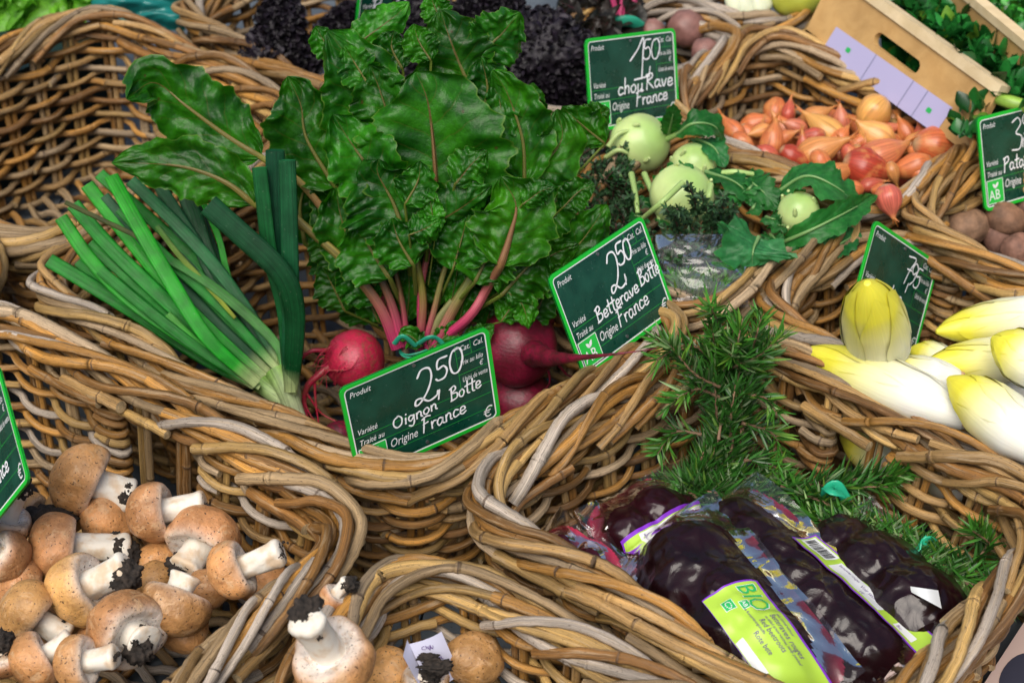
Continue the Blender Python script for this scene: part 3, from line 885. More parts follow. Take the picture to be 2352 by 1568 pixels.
sg6 = sign((-125, 1010), (-5, 835), (-70, 1200), 0.24, 'green price sign cut by the left picture edge beside the mushrooms', [('France', 0.068, 0.0215, 0.0165, 0.0017, 2, 0.9)], face=(-0.6, -0.6, 0.5))
sg7 = sign((830, -75), (1040, -100), (838, 62), 0.30, 'green price sign reading 2,90 above the dark purple kale at the back', [
    ('2', 0.075, 0.045, 0.045, Hn), (',', 0.098, 0.055, 0.03, Hn), ('9', 0.102, 0.060, 0.03, Hn * .9), ('0', 0.118, 0.060, 0.028, Hn * .9),
    ('Br', 0.02, 0.036, 0.024, 0.0019, 0, 1.1), ('Bo', 0.052, 0.038, 0.022, 0.0019, 0, 1.0), ('Fr', 0.095, 0.0205, 0.018, 0.0018, 0, 1.1)])
# ================================================================== leaves and roots
def rotv(v, axis, deg):
    return np.array(Matrix.Rotation(R(deg), 3, Vector(tuple(map(float, axis)))) @ Vector(tuple(map(float, v))))
PROF = {
 'beet': lambda t: np.sin(math.pi * np.clip(t, 0, 1) ** 0.82) ** 0.7,
 'round': lambda t: np.sin(math.pi * np.clip(t, 0, 1) ** 0.95) ** 0.5,
 'long': lambda t: np.sin(math.pi * np.clip(t, 0, 1) ** 0.9) ** 0.8,
 'lance': lambda t: np.sin(math.pi * np.clip(t, 0, 1) ** 0.8),
}
def leaf(m, P, hw, nv, ruffle=0.12, rf=3.0, cup=0.15, bl=0.05, col=(1, 1, 1, 1), prof='beet', nt=34, ns=16, lobes=0.05, lf=5, warp=0.12, seed=None, curl=0.0, roll=0.0):
    rr = random.Random(rng.random() if seed is None else seed)
    P = resample(catmull(P, n=60), nt)
    T = np.gradient(P, axis=0); T /= np.linalg.norm(T, axis=1)[:, None] + 1e-12
    nv = np.asarray(nv, float)
    if roll: nv = rotv(nv, nrm(P[-1] - P[0]), roll)
    S = np.cross(T, nv); S /= np.linalg.norm(S, axis=1)[:, None] + 1e-12
    N = np.cross(S, T)
    t = np.linspace(0, 1, nt); s = np.linspace(-1, 1, ns * 2 + 1)
    tt, ss = np.meshgrid(t, s, indexing='ij')
    a = np.abs(ss); sg = np.sign(ss)
    ph = [rr.uniform(0, 6.28) for _ in range(10)]
    wd = hw * PROF[prof](t)[:, None]
    lob = 1 + lobes * np.where(ss > 0, np.sin(2 * math.pi * lf * tt + ph[0]), np.sin(2 * math.pi * lf * tt + ph[1])) * a \
            + lobes * 0.5 * np.sin(2 * math.pi * lf * 2.7 * tt + ph[2] + sg) * a
    x = ss * wd * lob
    ru = np.where(ss > 0, np.sin(2 * math.pi * rf * tt + ph[3]) + 0.6 * np.sin(2 * math.pi * rf * 2.2 * tt + ph[4]),
                  np.sin(2 * math.pi * rf * tt + ph[5]) + 0.6 * np.sin(2 * math.pi * rf * 2.3 * tt + ph[6]))
    edge = np.minimum(1, wd / (hw * 0.35))
    z = ruffle * hw * a ** 2.1 * ru * edge
    z = z + cup * wd * (a ** 1.6 - 0.2)
    z = z + warp * hw * (np.sin(2.4 * tt * 3 + ss * 2.2 + ph[7]) * 0.5 + np.sin(5.1 * tt - ss * 3.1 + ph[8]) * 0.35 + np.sin(9 * tt + 6 * ss + ph[9]) * 0.22) * a ** 0.6 * edge
    cc = (tt - 0.2 * a ** 0.85) * 7.0 + sg * 0.22
    fr = np.abs((cc % 1.0) - 0.5) * 2           # 0 on a vein
    z = z + bl * hw * np.sin(fr * math.pi / 2) * np.minimum(1, a * 3) * (1 - a ** 3) * edge
    if warp > .15:
        w0 = np.array([[mnoise.noise(Vector((p_ * 4.5 + ph[0], q_ * 2.4, ph[1]))) + .6 * mnoise.noise(Vector((p_ * 10 + ph[2], q_ * 5, ph[3]))) for q_ in s] for p_ in t])
        z = z + hw * .16 * w0 * edge * np.minimum(1, a * 4)
    if curl:                                    # edges roll over
        z = z + curl * hw * a ** 4 * edge
        x = x * (1 - 0.25 * abs(curl) * a ** 4)
    x = x * (1 - 0.10 * np.abs(ruffle * ru) * a)
    G_ = P[:, None, :] + S[:, None, :] * x[:, :, None] + N[:, None, :] * z[:, :, None]
    tc = np.stack([tt, ss, np.full_like(tt, rr.random())], -1)
    m.grid(G_, tc, np.asarray(col, float))
def jit(c, d=0.15):
    k = 1 + rng.uniform(-d, d)
    return (k * (1 + rng.uniform(-d, d) * 0.4), k, k * (1 + rng.uniform(-d, d) * 0.4), 1)
def lathe(m, prof, org, ax, n=28, colf=None, rad_noise=0.03, nfreq=2.0, seed=0, squash=(1, 1), bend=None, ref=None, mi=0, step=None):
    """prof: rows of (along, radius)"""
    prof = catmull(np.array([(a, r, 0) for a, r in prof]), n=step or 36)[:, :2]
    ax = nrm(ax)
    ref = np.array([0.31, 0.2, 0.93]) if ref is None else np.asarray(ref, float)
    X = nrm(np.cross(ax, ref)); Y = np.cross(ax, X)
    th = np.arange(n) / n * 2 * math.pi
    a = prof[:, 0][:, None]; r = np.maximum(prof[:, 1], 0)[:, None]
    rr = random.Random(seed); p = [rr.uniform(0, 6.28) for _ in range(6)]
    L = max(1e-6, prof[:, 0].max() - prof[:, 0].min())
    u = (a - prof[:, 0].min()) / L
    k = 1 + rad_noise * (np.sin(th[None] * 2 + p[0] + nfreq * u * 2) + 0.7 * np.sin(th[None] * 3 + p[1] - nfreq * u * 4) + 0.5 * np.sin(th[None] * 5 + p[2] + nfreq * u * 7))
    c, s = np.cos(th)[None] * squash[0], np.sin(th)[None] * squash[1]
    C = np.asarray(org, float)[None, None] + ax[None, None] * a[:, :, None]
    if bend is not None:
        C = C + bend(u[:, 0])[:, None, :]
    Gm = C + (r * k * c)[:, :, None] * X + (r * k * s)[:, :, None] * Y
    tc = np.stack([np.broadcast_to(u, k.shape), np.broadcast_to(np.cos(th)[None], k.shape), np.broadcast_to(np.sin(th)[None], k.shape)], -1)
    rc = None
    if colf is not None:
        rc = np.ones(k.shape + (4,))
        rc[..., :3] = colf(u[:, 0])[:, None, :]
    m.grid(Gm, tc, rc, wrap=True, m=mi)
def ramp_col(stops):
    xs = [s[0] for s in stops]; cs = np.array([s[1] for s in stops])
    return lambda u: np.stack([np.interp(u, xs, cs[:, j]) for j in range(3)], 1)

# ------------------------------------------------------------------ bunch of beetroots
M_BEETLEAF = mat_leaf('beet_leaf', (0.006, 0.060, 0.003), (0.028, 0.165, 0.005), (0.115, 0.085, 0.022), rough=0.37, edge=(0.10, 0.20, 0.025), mid=0.045, slope=0.26)
M_STALK = mat_vc('beet_stalk', rough=0.32, nscale=1.0, namp=0.45, bump=0.35, use_tc=True, stretch=(14, 7, 7), spec=0.5)
def mat_beet(name, a, b, scar, rough=0.42):
    N = NT(name)
    oc = objco(N); tc = N.attr('tc').outputs['Vector']
    f = N.noise(oc, 45, 4); g = N.noise(N.vmul(oc, (1, 1, 2.2)), 150, 4, 0.7); h = N.noise(oc, 480, 3)
    c = N.mix(N.ramp(f, 0.3, 0.7), a, b)
    u = N.sep(tc)[0]
    rings = N.ramp(N.noise(N.vmul(tc, (26, 1.2, 1.2)), 1.0, 3), 0.55, 0.75)
    top = N.ramp(u, 0.16, 0.42, 0.9, 0.12)
    c = N.mix(N.math('MULTIPLY', N.math('MULTIPLY', rings, top), 0.95), c, scar)
    c = N.mix(N.math('MULTIPLY', N.ramp(g, 0.46, 0.62), N.math('ADD', 0.25, N.math('MULTIPLY', top, 0.5))), c, scar)
    c = N.mix(1.0, c, N.ramp(h, 0.3, 0.7, 0.85, 1.12), 'MULTIPLY')
    N.set(Base_Color=c, Roughness=rough)
    N.b.inputs['Subsurface Weight'].default_value = 0.12
    N.b.inputs['Subsurface Radius'].default_value = (0.01, 0.002, 0.002)
    N.bump(N.math('ADD', g, f), 0.35, 0.002)
    return N.m
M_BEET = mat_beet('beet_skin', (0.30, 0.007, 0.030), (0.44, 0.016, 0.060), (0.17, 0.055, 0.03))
M_BEETD = mat_beet('dark_beet_skin', (0.10, 0.003, 0.014), (0.20, 0.006, 0.032), (0.035, 0.012, 0.010))  # darker red skin, deepened further to paint in the shade beneath the bunch
M_TIE = simple('teal_tie', (0.02, 0.28, 0.17), 0.35)

bunch_base = at(962, 806, 0.165)
LB = Lean(bunch_base, 20)
beet_bunch = thing('beetroot_bunch', at(1000, 880, 0.1), 'big bunch of crimson beetroots with tall glossy green leaves in the middle basket', 'beetroot')
def stalk_cols(n, pink=1.0, to=(0.18, 0.20, 0.035)):
    u = np.linspace(0, 1, n)
    a = np.array([0.42, 0.03, 0.11]); b = np.array(to)
    f = np.clip((u - 0.12 * pink) / 0.45, 0, 1)[:, None] if pink > 0 else np.ones((n, 1))
    c = a * (1 - f) + b * f
    return np.c_[c, np.ones(n)]
def beet_leaf(mid, hw, off=0.0, stalk=None, roll=0, ruffle=0.17, rf=3.2, cup=0.10, tint=None, prof='beet', pink=1.0, bl=0.02, tob=None, warp=0.20, lobes=0.07, sr=0.0042, curl=0.0, to=(0.17, 0.17, 0.03)):
    """mid: midrib picture points (x, y[, extra off]) from leaf base to tip"""
    P = [LB(p[0], p[1], off + (p[2] if len(p) > 2 else 0)) for p in mid]
    w_ = px2m(hw, P[len(P) // 2]) * 1.16
    m = MB()
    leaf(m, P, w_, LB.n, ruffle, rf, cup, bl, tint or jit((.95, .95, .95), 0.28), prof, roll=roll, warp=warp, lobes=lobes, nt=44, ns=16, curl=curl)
    o = m.build('leaf', M_BEETLEAF, beet_bunch)
    # stalk runs on into the midrib
    if stalk: base = [LB(*stalk[0][:2], 0.012)]
    else:
        q = mid[0]; f = rng.uniform(.25, .5); base = [LB(q[0] + (965 - q[0]) * f, q[1] + (790 - q[1]) * f, off * .7 - .022)]; pink = 0.0; sr = max(.0009, min(.0028, hw * .000030)); to = (.11, .15, .022)
    pts = base + [LB(p[0], p[1], (p[2] if len(p) > 2 else 0.0) + off * 0.6) for p in (stalk[1:] if stalk else [])]
    pts += [P[0] - LB.n * 0.001]
    Q = resample(catmull(P, n=40), 40)
    pts2 = catmull(pts, 0.008)
    mid_pts = Q[2:26] + LB.n * 0.0006
    path = np.vstack([pts2, mid_pts])
    n = len(path); u = np.linspace(0, 1, n)
    rad = sr * (1 - 0.55 * u); k = len(pts2)
    rad[k:] = np.minimum(rad[k:], np.linspace(rad[k - 1], 0.0009, n - k))
    C = stalk_cols(n, pink, to)
    C[k:, :3] = C[k - 1, :3] * 0.6 + np.array([0.10, 0.035, 0.02]) * 0.4
    m2 = MB()
    m2.tube(path, rad, 8, C, uoff=rng.uniform(0, 20), flat=(1.25, 0.8))
    m2.build('stalk', M_STALK, o)
# background leaves first, then the ones in front
LV = [
 # midrib, half width, off, options
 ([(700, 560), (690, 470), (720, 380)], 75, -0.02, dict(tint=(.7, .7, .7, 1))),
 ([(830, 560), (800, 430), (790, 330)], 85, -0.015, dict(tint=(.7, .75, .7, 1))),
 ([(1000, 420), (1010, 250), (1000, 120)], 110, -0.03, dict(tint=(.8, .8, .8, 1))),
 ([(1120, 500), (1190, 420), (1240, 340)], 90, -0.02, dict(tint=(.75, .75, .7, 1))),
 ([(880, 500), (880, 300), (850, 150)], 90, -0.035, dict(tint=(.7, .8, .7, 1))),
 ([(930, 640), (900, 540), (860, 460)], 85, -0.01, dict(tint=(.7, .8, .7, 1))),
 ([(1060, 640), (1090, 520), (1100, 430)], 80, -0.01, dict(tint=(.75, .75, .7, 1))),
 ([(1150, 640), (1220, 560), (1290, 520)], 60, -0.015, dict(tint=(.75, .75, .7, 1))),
 # far left two spreading leaves
 ([(600, 362), (520, 312), (430, 245), (355, 190), (290, 228, 0.035)], 80, -0.005, dict(tint=(.8, .9, .85, 1), stalk=[(930, 800), (820, 600), (700, 430)], rf=3.5, ruffle=.17, cup=-.1, pink=.5)),
 ([(585, 470), (520, 420), (430, 385), (330, 375), (255, 375)], 64, 0.010, dict(tint=(1.1, 1.05, .9, 1), stalk=[(935, 800), (890, 690), (760, 560), (690, 520)], rf=3, cup=-.12, pink=.6)),
 # left tall column
 ([(770, 430), (705, 320), (690, 240), (660, 175)], 85, 0.0, dict(tint=(.8, .85, .8, 1))),
 ([(935, 420), (865, 290), (815, 160), (752, 70)], 98, 0.012, dict(rf=4, ruffle=.16, tint=(.95, 1.1, .95, 1))),
 ([(800, 120), (850, 80), (910, 35), (940, 5)], 42, -0.01, dict(tint=(1.6, 1.6, 2, 1), cup=-.3)),
 ([(780, 130), (745, 95), (725, 60)], 34, -0.004, dict(tint=(1.3, 1.4, 1.3, 1))),
 ([(850, 200), (815, 145), (790, 105)], 42, 0.016, dict(tint=(2.0, 1.7, 2.2, 1), ruffle=.2)),
 ([(905, 320), (880, 230), (850, 150)], 72, 0.02, dict(tint=(.7, .8, .75, 1))),
 ([(925, 160), (900, 110), (905, 70)], 45, 0.004, dict(tint=(.6, .75, .8, 1))),
 ([(1085, 215), (1045, 120), (1010, 22)], 78, 0.004, dict(tint=(.95, .9, .9, 1), cup=-.2)),
 ([(990, 140), (962, 95), (950, 55)], 38, 0.022, dict(tint=(1.1, 1.1, 1, 1))),
 ([(1020, 60), (1000, 20), (985, -20)], 32, -0.02, dict(tint=(1.5, 1.4, 1.4, 1))),
 ([(1090, 130), (1140, 90), (1195, 28)], 62, -0.002, dict(tint=(1.35, 1.35, 1.5, 1), cup=-.15, roll=15)),
 ([(1100, 270), (1120, 210), (1105, 130)], 55, 0.01, dict(tint=(.7, .85, .95, 1))),
 ([(1130, 330), (1150, 250), (1130, 190)], 42, 0.018, dict(tint=(.8, 1, 1.2, 1))),
 ([(1205, 420), (1200, 320), (1165, 215), (1130, 160)], 68, 0.022, dict(tint=(1.15, 1.15, 1, 1), rf=3.5)),
 ([(1190, 300), (1215, 240), (1225, 190)], 40, 0.004, dict(tint=(.9, .9, .8, 1))),
 ([(1190, 470), (1240, 390), (1290, 320), (1280, 250)], 66, 0.012, dict(tint=(1.2, 1.1, 1, 1), rf=3.5)),
 ([(1390, 330), (1340, 290), (1290, 245)], 46, 0.0, dict(tint=(1.2, 1.15, .9, 1), roll=-15)),
 ([(1345, 290), (1375, 265), (1400, 250)], 34, -0.01, dict(tint=(.9, .9, .8, 1))),
 ([(1190, 560), (1260, 480), (1325, 420)], 60, 0.016, dict(tint=(1.25, 1.15, .9, 1))),
 ([(1290, 480), (1330, 440), (1368, 425)], 34, 0.02, dict(tint=(.9, .9, .8, 1))),
 ([(1265, 620), (1330, 560), (1395, 470)], 52, 0.012, dict(tint=(1.25, 1.15, 1, 1), cup=-.2)),
 ([(1200, 640), (1260, 590), (1330, 560)], 42, 0.02, dict(tint=(1.3, 1.1, .9, 1))),
 # the large central leaf
 ([(1004, 500), (1000, 400), (992, 300), (980, 225), (955, 165)], 158, 0.035, dict(stalk=[(968, 800), (966, 680), (985, 570)], rf=2.5, ruffle=.10, cup=.12, bl=.03, warp=.14, tint=(.95, 1.05, 1.05, 1), sr=.0048)),
 # left front
 ([(905, 480), (850, 390), (800, 320), (765, 262)], 76, 0.045, dict(tint=(1.05, 1.25, 1.05, 1), rf=3, ruffle=.2, cup=.25)),
 ([(935, 560), (905, 470), (868, 400), (870, 365)], 108, 0.055, dict(tint=(.85, 1, .9, 1), rf=3.5, ruffle=.18, cup=.1)),
 ([(850, 640), (790, 520), (770, 430)], 66, 0.03, dict(tint=(.75, .85, .8, 1), ruffle=.2)),
 ([(930, 470), (960, 415), (965, 370)], 44, 0.07, dict(tint=(1.2, 1.3, 1.1, 1), ruffle=.2)),
 # centre, shiny curled ones
 ([(985, 520), (1050, 480), (1130, 425)], 50, 0.06, dict(tint=(.75, .9, 1.05, 1), cup=-.5, roll=20, ruffle=.08)),
 ([(1045, 425), (1080, 380), (1118, 345)], 42, 0.065, dict(tint=(1.2, 1.2, 1, 1), cup=-.35)),
 ([(940, 540), (985, 520), (1010, 500)], 34, 0.075, dict(tint=(1.2, 1.35, 1.2, 1), cup=-.4, ruffle=.2)),
 ([(1000, 540), (990, 470), (985, 430)], 26, 0.07, dict(tint=(1.2, 1.3, 1.1, 1), ruffle=.25)),
 # right front, pale
 ([(1150, 610), (1172, 540), (1185, 470), (1150, 405)], 88, 0.065, dict(stalk=[(985, 800), (1075, 730), (1120, 660)], tint=(1.35, 1.2, .85, 1), rf=3, ruffle=.12, cup=.1, sr=.0046)),
 ([(1200, 470), (1240, 440), (1275, 430)], 30, 0.07, dict(tint=(1.2, 1.2, 1, 1), cup=-.4)),
 # front row over the stalks
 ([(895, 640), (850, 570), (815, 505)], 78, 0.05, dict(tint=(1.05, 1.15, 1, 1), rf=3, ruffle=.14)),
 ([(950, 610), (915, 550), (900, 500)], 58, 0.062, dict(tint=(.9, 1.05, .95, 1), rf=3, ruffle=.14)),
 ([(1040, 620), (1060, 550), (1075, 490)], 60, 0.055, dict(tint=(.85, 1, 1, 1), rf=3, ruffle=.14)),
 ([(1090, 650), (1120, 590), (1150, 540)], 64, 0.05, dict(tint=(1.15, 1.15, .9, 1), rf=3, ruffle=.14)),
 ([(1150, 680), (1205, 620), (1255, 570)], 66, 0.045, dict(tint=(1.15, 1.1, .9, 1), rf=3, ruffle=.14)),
 ([(860, 700), (815, 640), (790, 590)], 46, 0.02, dict(tint=(.95, 1.1, .95, 1), rf=5, ruffle=.25)),
 ([(1180, 650), (1240, 640), (1290, 610)], 40, 0.035, dict(tint=(1.1, 1.1, .9, 1), rf=4)),
 # ruffled narrow ones low among the stalks
 ([(870, 740), (830, 650), (800, 580)], 42, -0.012, dict(tint=(1, 1.1, 1, 1), rf=5, ruffle=.25)),
 ([(905, 720), (895, 630), (880, 560)], 34, 0.0, dict(tint=(.9, 1, .9, 1), rf=5, ruffle=.25)),
 ([(935, 740), (940, 650), (930, 580)], 30, 0.006, dict(tint=(1, 1.1, 1, 1), rf=5, ruffle=.25)),
 ([(1010, 700), (1020, 630), (1010, 560)], 32, 0.004, dict(tint=(.9, 1, .9, 1), rf=4, ruffle=.22)),
 ([(1035, 700), (1050, 620), (1045, 555)], 27, 0.016, dict(tint=(1.3, 1.35, 1.2, 1), rf=4, ruffle=.2)),
 ([(1055, 740), (1065, 680), (1060, 620)], 34, 0.014, dict(tint=(.8, .95, .9, 1), rf=4, ruffle=.2)),
 ([(1085, 720), (1120, 650), (1160, 610)], 40, 0.0, dict(tint=(.9, 1, .9, 1), rf=4, ruffle=.2)),
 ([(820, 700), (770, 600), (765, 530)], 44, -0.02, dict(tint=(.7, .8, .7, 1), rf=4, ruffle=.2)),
 ([(1150, 740), (1180, 690), (1165, 655)], 34, 0.03, dict(tint=(1.2, 1.2, 1, 1), cup=-.3)),
 ([(1165, 670), (1200, 700), (1215, 755)], 30, 0.045, dict(tint=(1.25, 1.3, 1.1, 1), cup=-.3, ruffle=.1)),
 ([(970, 795), (940, 770), (915, 780)], 24, 0.035, dict(tint=(1.1, 1.2, 1, 1))),
 ([(985, 800), (1030, 765), (1050, 735)], 24, 0.03, dict(tint=(.9, 1.1, 1, 1))),
 ([(1060, 790), (1100, 770), (1135, 745)], 24, 0.028, dict(tint=(.9, 1.0, .9, 1))),
]
for k in range(40):
    x = rng.uniform(770, 1230); y = rng.uniform(560, 720)
    LV.append(([(x, y + 40), (x + (x - 990) * .12, y - 10), (x + (x - 990) * .2 + rng.uniform(-20, 20), y - 65)], rng.uniform(36, 58), rng.uniform(-.03, .010), dict(tint=jit((.9, .9, .9), .25), rf=3.5, ruffle=.16, warp=.12)))
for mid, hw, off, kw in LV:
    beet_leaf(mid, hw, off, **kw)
# thick bare stalks of the bunch
for pts, r_, pk, to in (
    ([(912, 800), (870, 700), (790, 600), (700, 520), (660, 480)], 0.0056, 1.1, (0.24, 0.20, 0.05)),
    ([(925, 795), (900, 700), (860, 610), (820, 555)], 0.0046, 1.5, (0.16, 0.09, 0.04)),
    ([(935, 790), (925, 700), (905, 610), (890, 560)], 0.0042, 1.2, (0.15, 0.09, 0.03)),
    ([(962, 795), (972, 690), (955, 590), (945, 530)], 0.0058, 0.9, (0.26, 0.24, 0.04)),
    ([(975, 790), (995, 720), (1015, 640), (1040, 560)], 0.0046, 1.2, (0.24, 0.22, 0.06)),
    ([(1000, 795), (1040, 710), (1095, 620), (1140, 545)], 0.0060, 0.5, (0.20, 0.22, 0.05)),
    ([(1020, 800), (1085, 720), (1135, 640), (1160, 570)], 0.0044, 0.4, (0.22, 0.15, 0.04)),
    ([(985, 800), (1005, 740), (1040, 690)], 0.005, 0.8, (0.28, 0.28, 0.10))):
    pk *= .55; r_ *= .85
    P = catmull([LB(x, y, 0.026) for x, y in pts], 0.006)
    n = len(P); SCc = stalk_cols(n, pk, to); SCc[:, :3] *= .72
    m = MB(); m.tube(P, r_ * np.linspace(1.1, 0.75, n), 10, SCc, uoff=rng.uniform(0, 9), flat=(1.2, 0.85))
    m.build('stalk', M_STALK, beet_bunch)
def beetroot(cx, cy, z, rpx, axis, mat, tail, tail_r, extra=(), scale=1.08):
    c = at(cx, cy, z); r = px2m(rpx, c)
    ax = nrm(axis)                                # crown -> tail
    m = MB()
    lathe(m, [(-r * 0.98, 0.0), (-r * 0.93, r * 0.30), (-r * 0.75, r * 0.66), (-r * 0.35, r * 0.95), (0.05 * r, r), (r * 0.5, r * 0.86), (r * 0.85, r * 0.5), (r * 1.02, r * 0.24), (r * 1.12, r * 0.13), (r * 1.14, 0)], c, ax, 40, rad_noise=0.02, seed=int(cx))
    o = m.build('root', mat, beet_bunch)
    for pts, r0 in [(tail, tail_r)] + list(extra):
        P = catmull(pts, 0.004); n = len(P)
        m = MB()
        rr_ = r0 * (1 - np.linspace(0, 1, n)) ** (1.7 if r0 > .01 else .8) + 0.0004
        rr_ = rr_ * (1 + 0.08 * np.sin(np.arange(n) * 0.9) * nrng.uniform(0.3, 1, n))
        m.tube(P, rr_, 9, (1, 1, 1, 1))
        m.build('rootlet', mat if r0 < 0.006 else mat, o)
    return c, r, ax
# left crimson beetroot: its tail hangs to the left
c1 = at(815, 826, 0.165)
def near(c, x, y, back=0.0):
    """the point on this sight line at the depth of c, moved back from the viewer"""
    d = ray(x, y); return CAM + d / PF * (depth_at(c) + back)
beetroot(815, 826, 0.165, 70, near(c1, 770, 838) - near(c1, 860, 812, 0.0), M_BEET,
         [near(c1, 765, 838, -.010), near(c1, 735, 858, -.014), near(c1, 705, 890, -.01), near(c1, 700, 940), near(c1, 725, 1000, .0)], 0.0042,
         extra=[([near(c1, 758, 806, -.006), near(c1, 715, 806, -.012), near(c1, 684, 835, -.008), near(c1, 675, 890, 0), near(c1, 690, 950, .0), near(c1, 720, 990, 0)], 0.0021),
                ([near(c1, 712, 880, -.01), near(c1, 700, 920, -.004), near(c1, 722, 965), near(c1, 760, 985)], 0.0011),
                ([near(c1, 722, 868, -.012), near(c1, 726, 930, -.004), near(c1, 735, 990)], 0.0014),
                ([near(c1, 745, 850, -.02), near(c1, 800, 848, -.034), near(c1, 824, 822, -.036)], 0.0008),
                ([near(c1, 706, 905, -.01), near(c1, 740, 950), near(c1, 790, 975)], 0.0009)])
for k in range(16):
    a = rng.uniform(0, 6.28); x, y = 772 + 26 * math.cos(a), 820 + 34 * math.sin(a)
    m = MB(); m.tube(catmull([near(c1, x + 8, y, -.024), near(c1, x - rng.uniform(2, 14), y + rng.uniform(-6, 16), -.032), near(c1, x - rng.uniform(10, 44), y + rng.uniform(0, 44), -.02)], .003), .00035, 5)
    m.build('rootlet', M_BEET, beet_bunch)
c2 = at(1190, 800, 0.165)
a2 = near(c2, 1290, 822, -.03) - near(c2, 1130, 770, 0.02)
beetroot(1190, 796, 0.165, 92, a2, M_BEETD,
         [at(1225, 812, .185), at(1268, 822, .215), at(1330, 821, .252), at(1420, 812, .275), at(1508, 801, .278)], 0.0135,
         extra=[([near(c2, 1260, 850, -.04), near(c2, 1262, 880, -.03), near(c2, 1240, 905, -.02)], 0.0010),
                ([near(c2, 1280, 835, -.05), near(c2, 1305, 862, -.04), near(c2, 1330, 868, -.04)], 0.0011)])
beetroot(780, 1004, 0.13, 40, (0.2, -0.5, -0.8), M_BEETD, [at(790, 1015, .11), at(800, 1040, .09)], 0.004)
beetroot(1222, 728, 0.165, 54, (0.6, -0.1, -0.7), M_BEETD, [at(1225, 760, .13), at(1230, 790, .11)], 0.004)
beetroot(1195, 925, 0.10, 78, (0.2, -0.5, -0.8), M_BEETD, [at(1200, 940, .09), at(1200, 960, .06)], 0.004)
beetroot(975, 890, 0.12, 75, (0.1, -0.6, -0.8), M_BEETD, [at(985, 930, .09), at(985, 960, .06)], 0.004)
m = MB()
for k, (r0, da) in enumerate(((0.0185, 0), (0.0195, 0.4))):
    cc = LB(962, 800 + k * 5, 0.016)
    P = [cc + RGT * r0 * math.cos(a) + LB.n * r0 * 0.8 * math.sin(a) + UPV * 0.003 * math.sin(a * 2 + da) for a in np.linspace(0, 6.5, 40)]
    m.tube(np.array(P), 0.0011, 6)
P = [LB(960, 790, 0.036), LB(985, 775, 0.044), LB(1005, 778, 0.04), LB(1025, 800, 0.036)]
m.tube(catmull(P, 0.004), 0.0017, 6, flat=(1.6, 0.5))
P = [LB(955, 795, 0.038), LB(925, 772, 0.046), LB(905, 790, 0.04)]
m.tube(catmull(P, 0.004), 0.0017, 6, flat=(1.6, 0.5))
m.build('tie', M_TIE, beet_bunch)

# ------------------------------------------------------------------ leeks
def mat_leek():
    N = NT('leek_leaf')
    rc = N.attr('rc').outputs['Color']; tc = N.attr('tc').outputs['Vector']
    f = N.noise(N.vmul(tc, (5, 9, 9)), 1.0, 4, 0.6); g = N.noise(objco(N), 60, 4); h = N.noise(objco(N), 500, 2)
    c = N.mix(1.0, rc, N.ramp(f, 0.25, 0.75, 0.55, 1.2), 'MULTIPLY')
    c = N.mix(1.0, c, N.ramp(g, 0.3, 0.7, 0.72, 1.15), 'MULTIPLY')
    c = N.mix(N.ramp(h, 0.69, 0.74, 0, 0.35), c, (0.25, 0.33, 0.22))
    N.set(Base_Color=c, Roughness=0.34)
    N.b.inputs['Specular IOR Level'].default_value = .3
    N.bump(f, 0.5, 0.0015)
    add_translucent(N, N.mix(1.0, c, (1.3, 1.5, 0.7), 'MULTIPLY'), 0.15)
    return N.m
M_LEEK = mat_leek()
leek_root = at(668, 932, 0.13)
LK = Lean(leek_root, 50, yaw=20)
leeks = thing('leek_bunch', leek_root, 'fanned bunch of green leeks leaning over the left rim of the middle basket', 'leeks')
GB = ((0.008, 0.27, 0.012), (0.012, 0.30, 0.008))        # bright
GD = ((0.005, 0.065, 0.020), (0.008, 0.085, 0.026))       # bluish dark
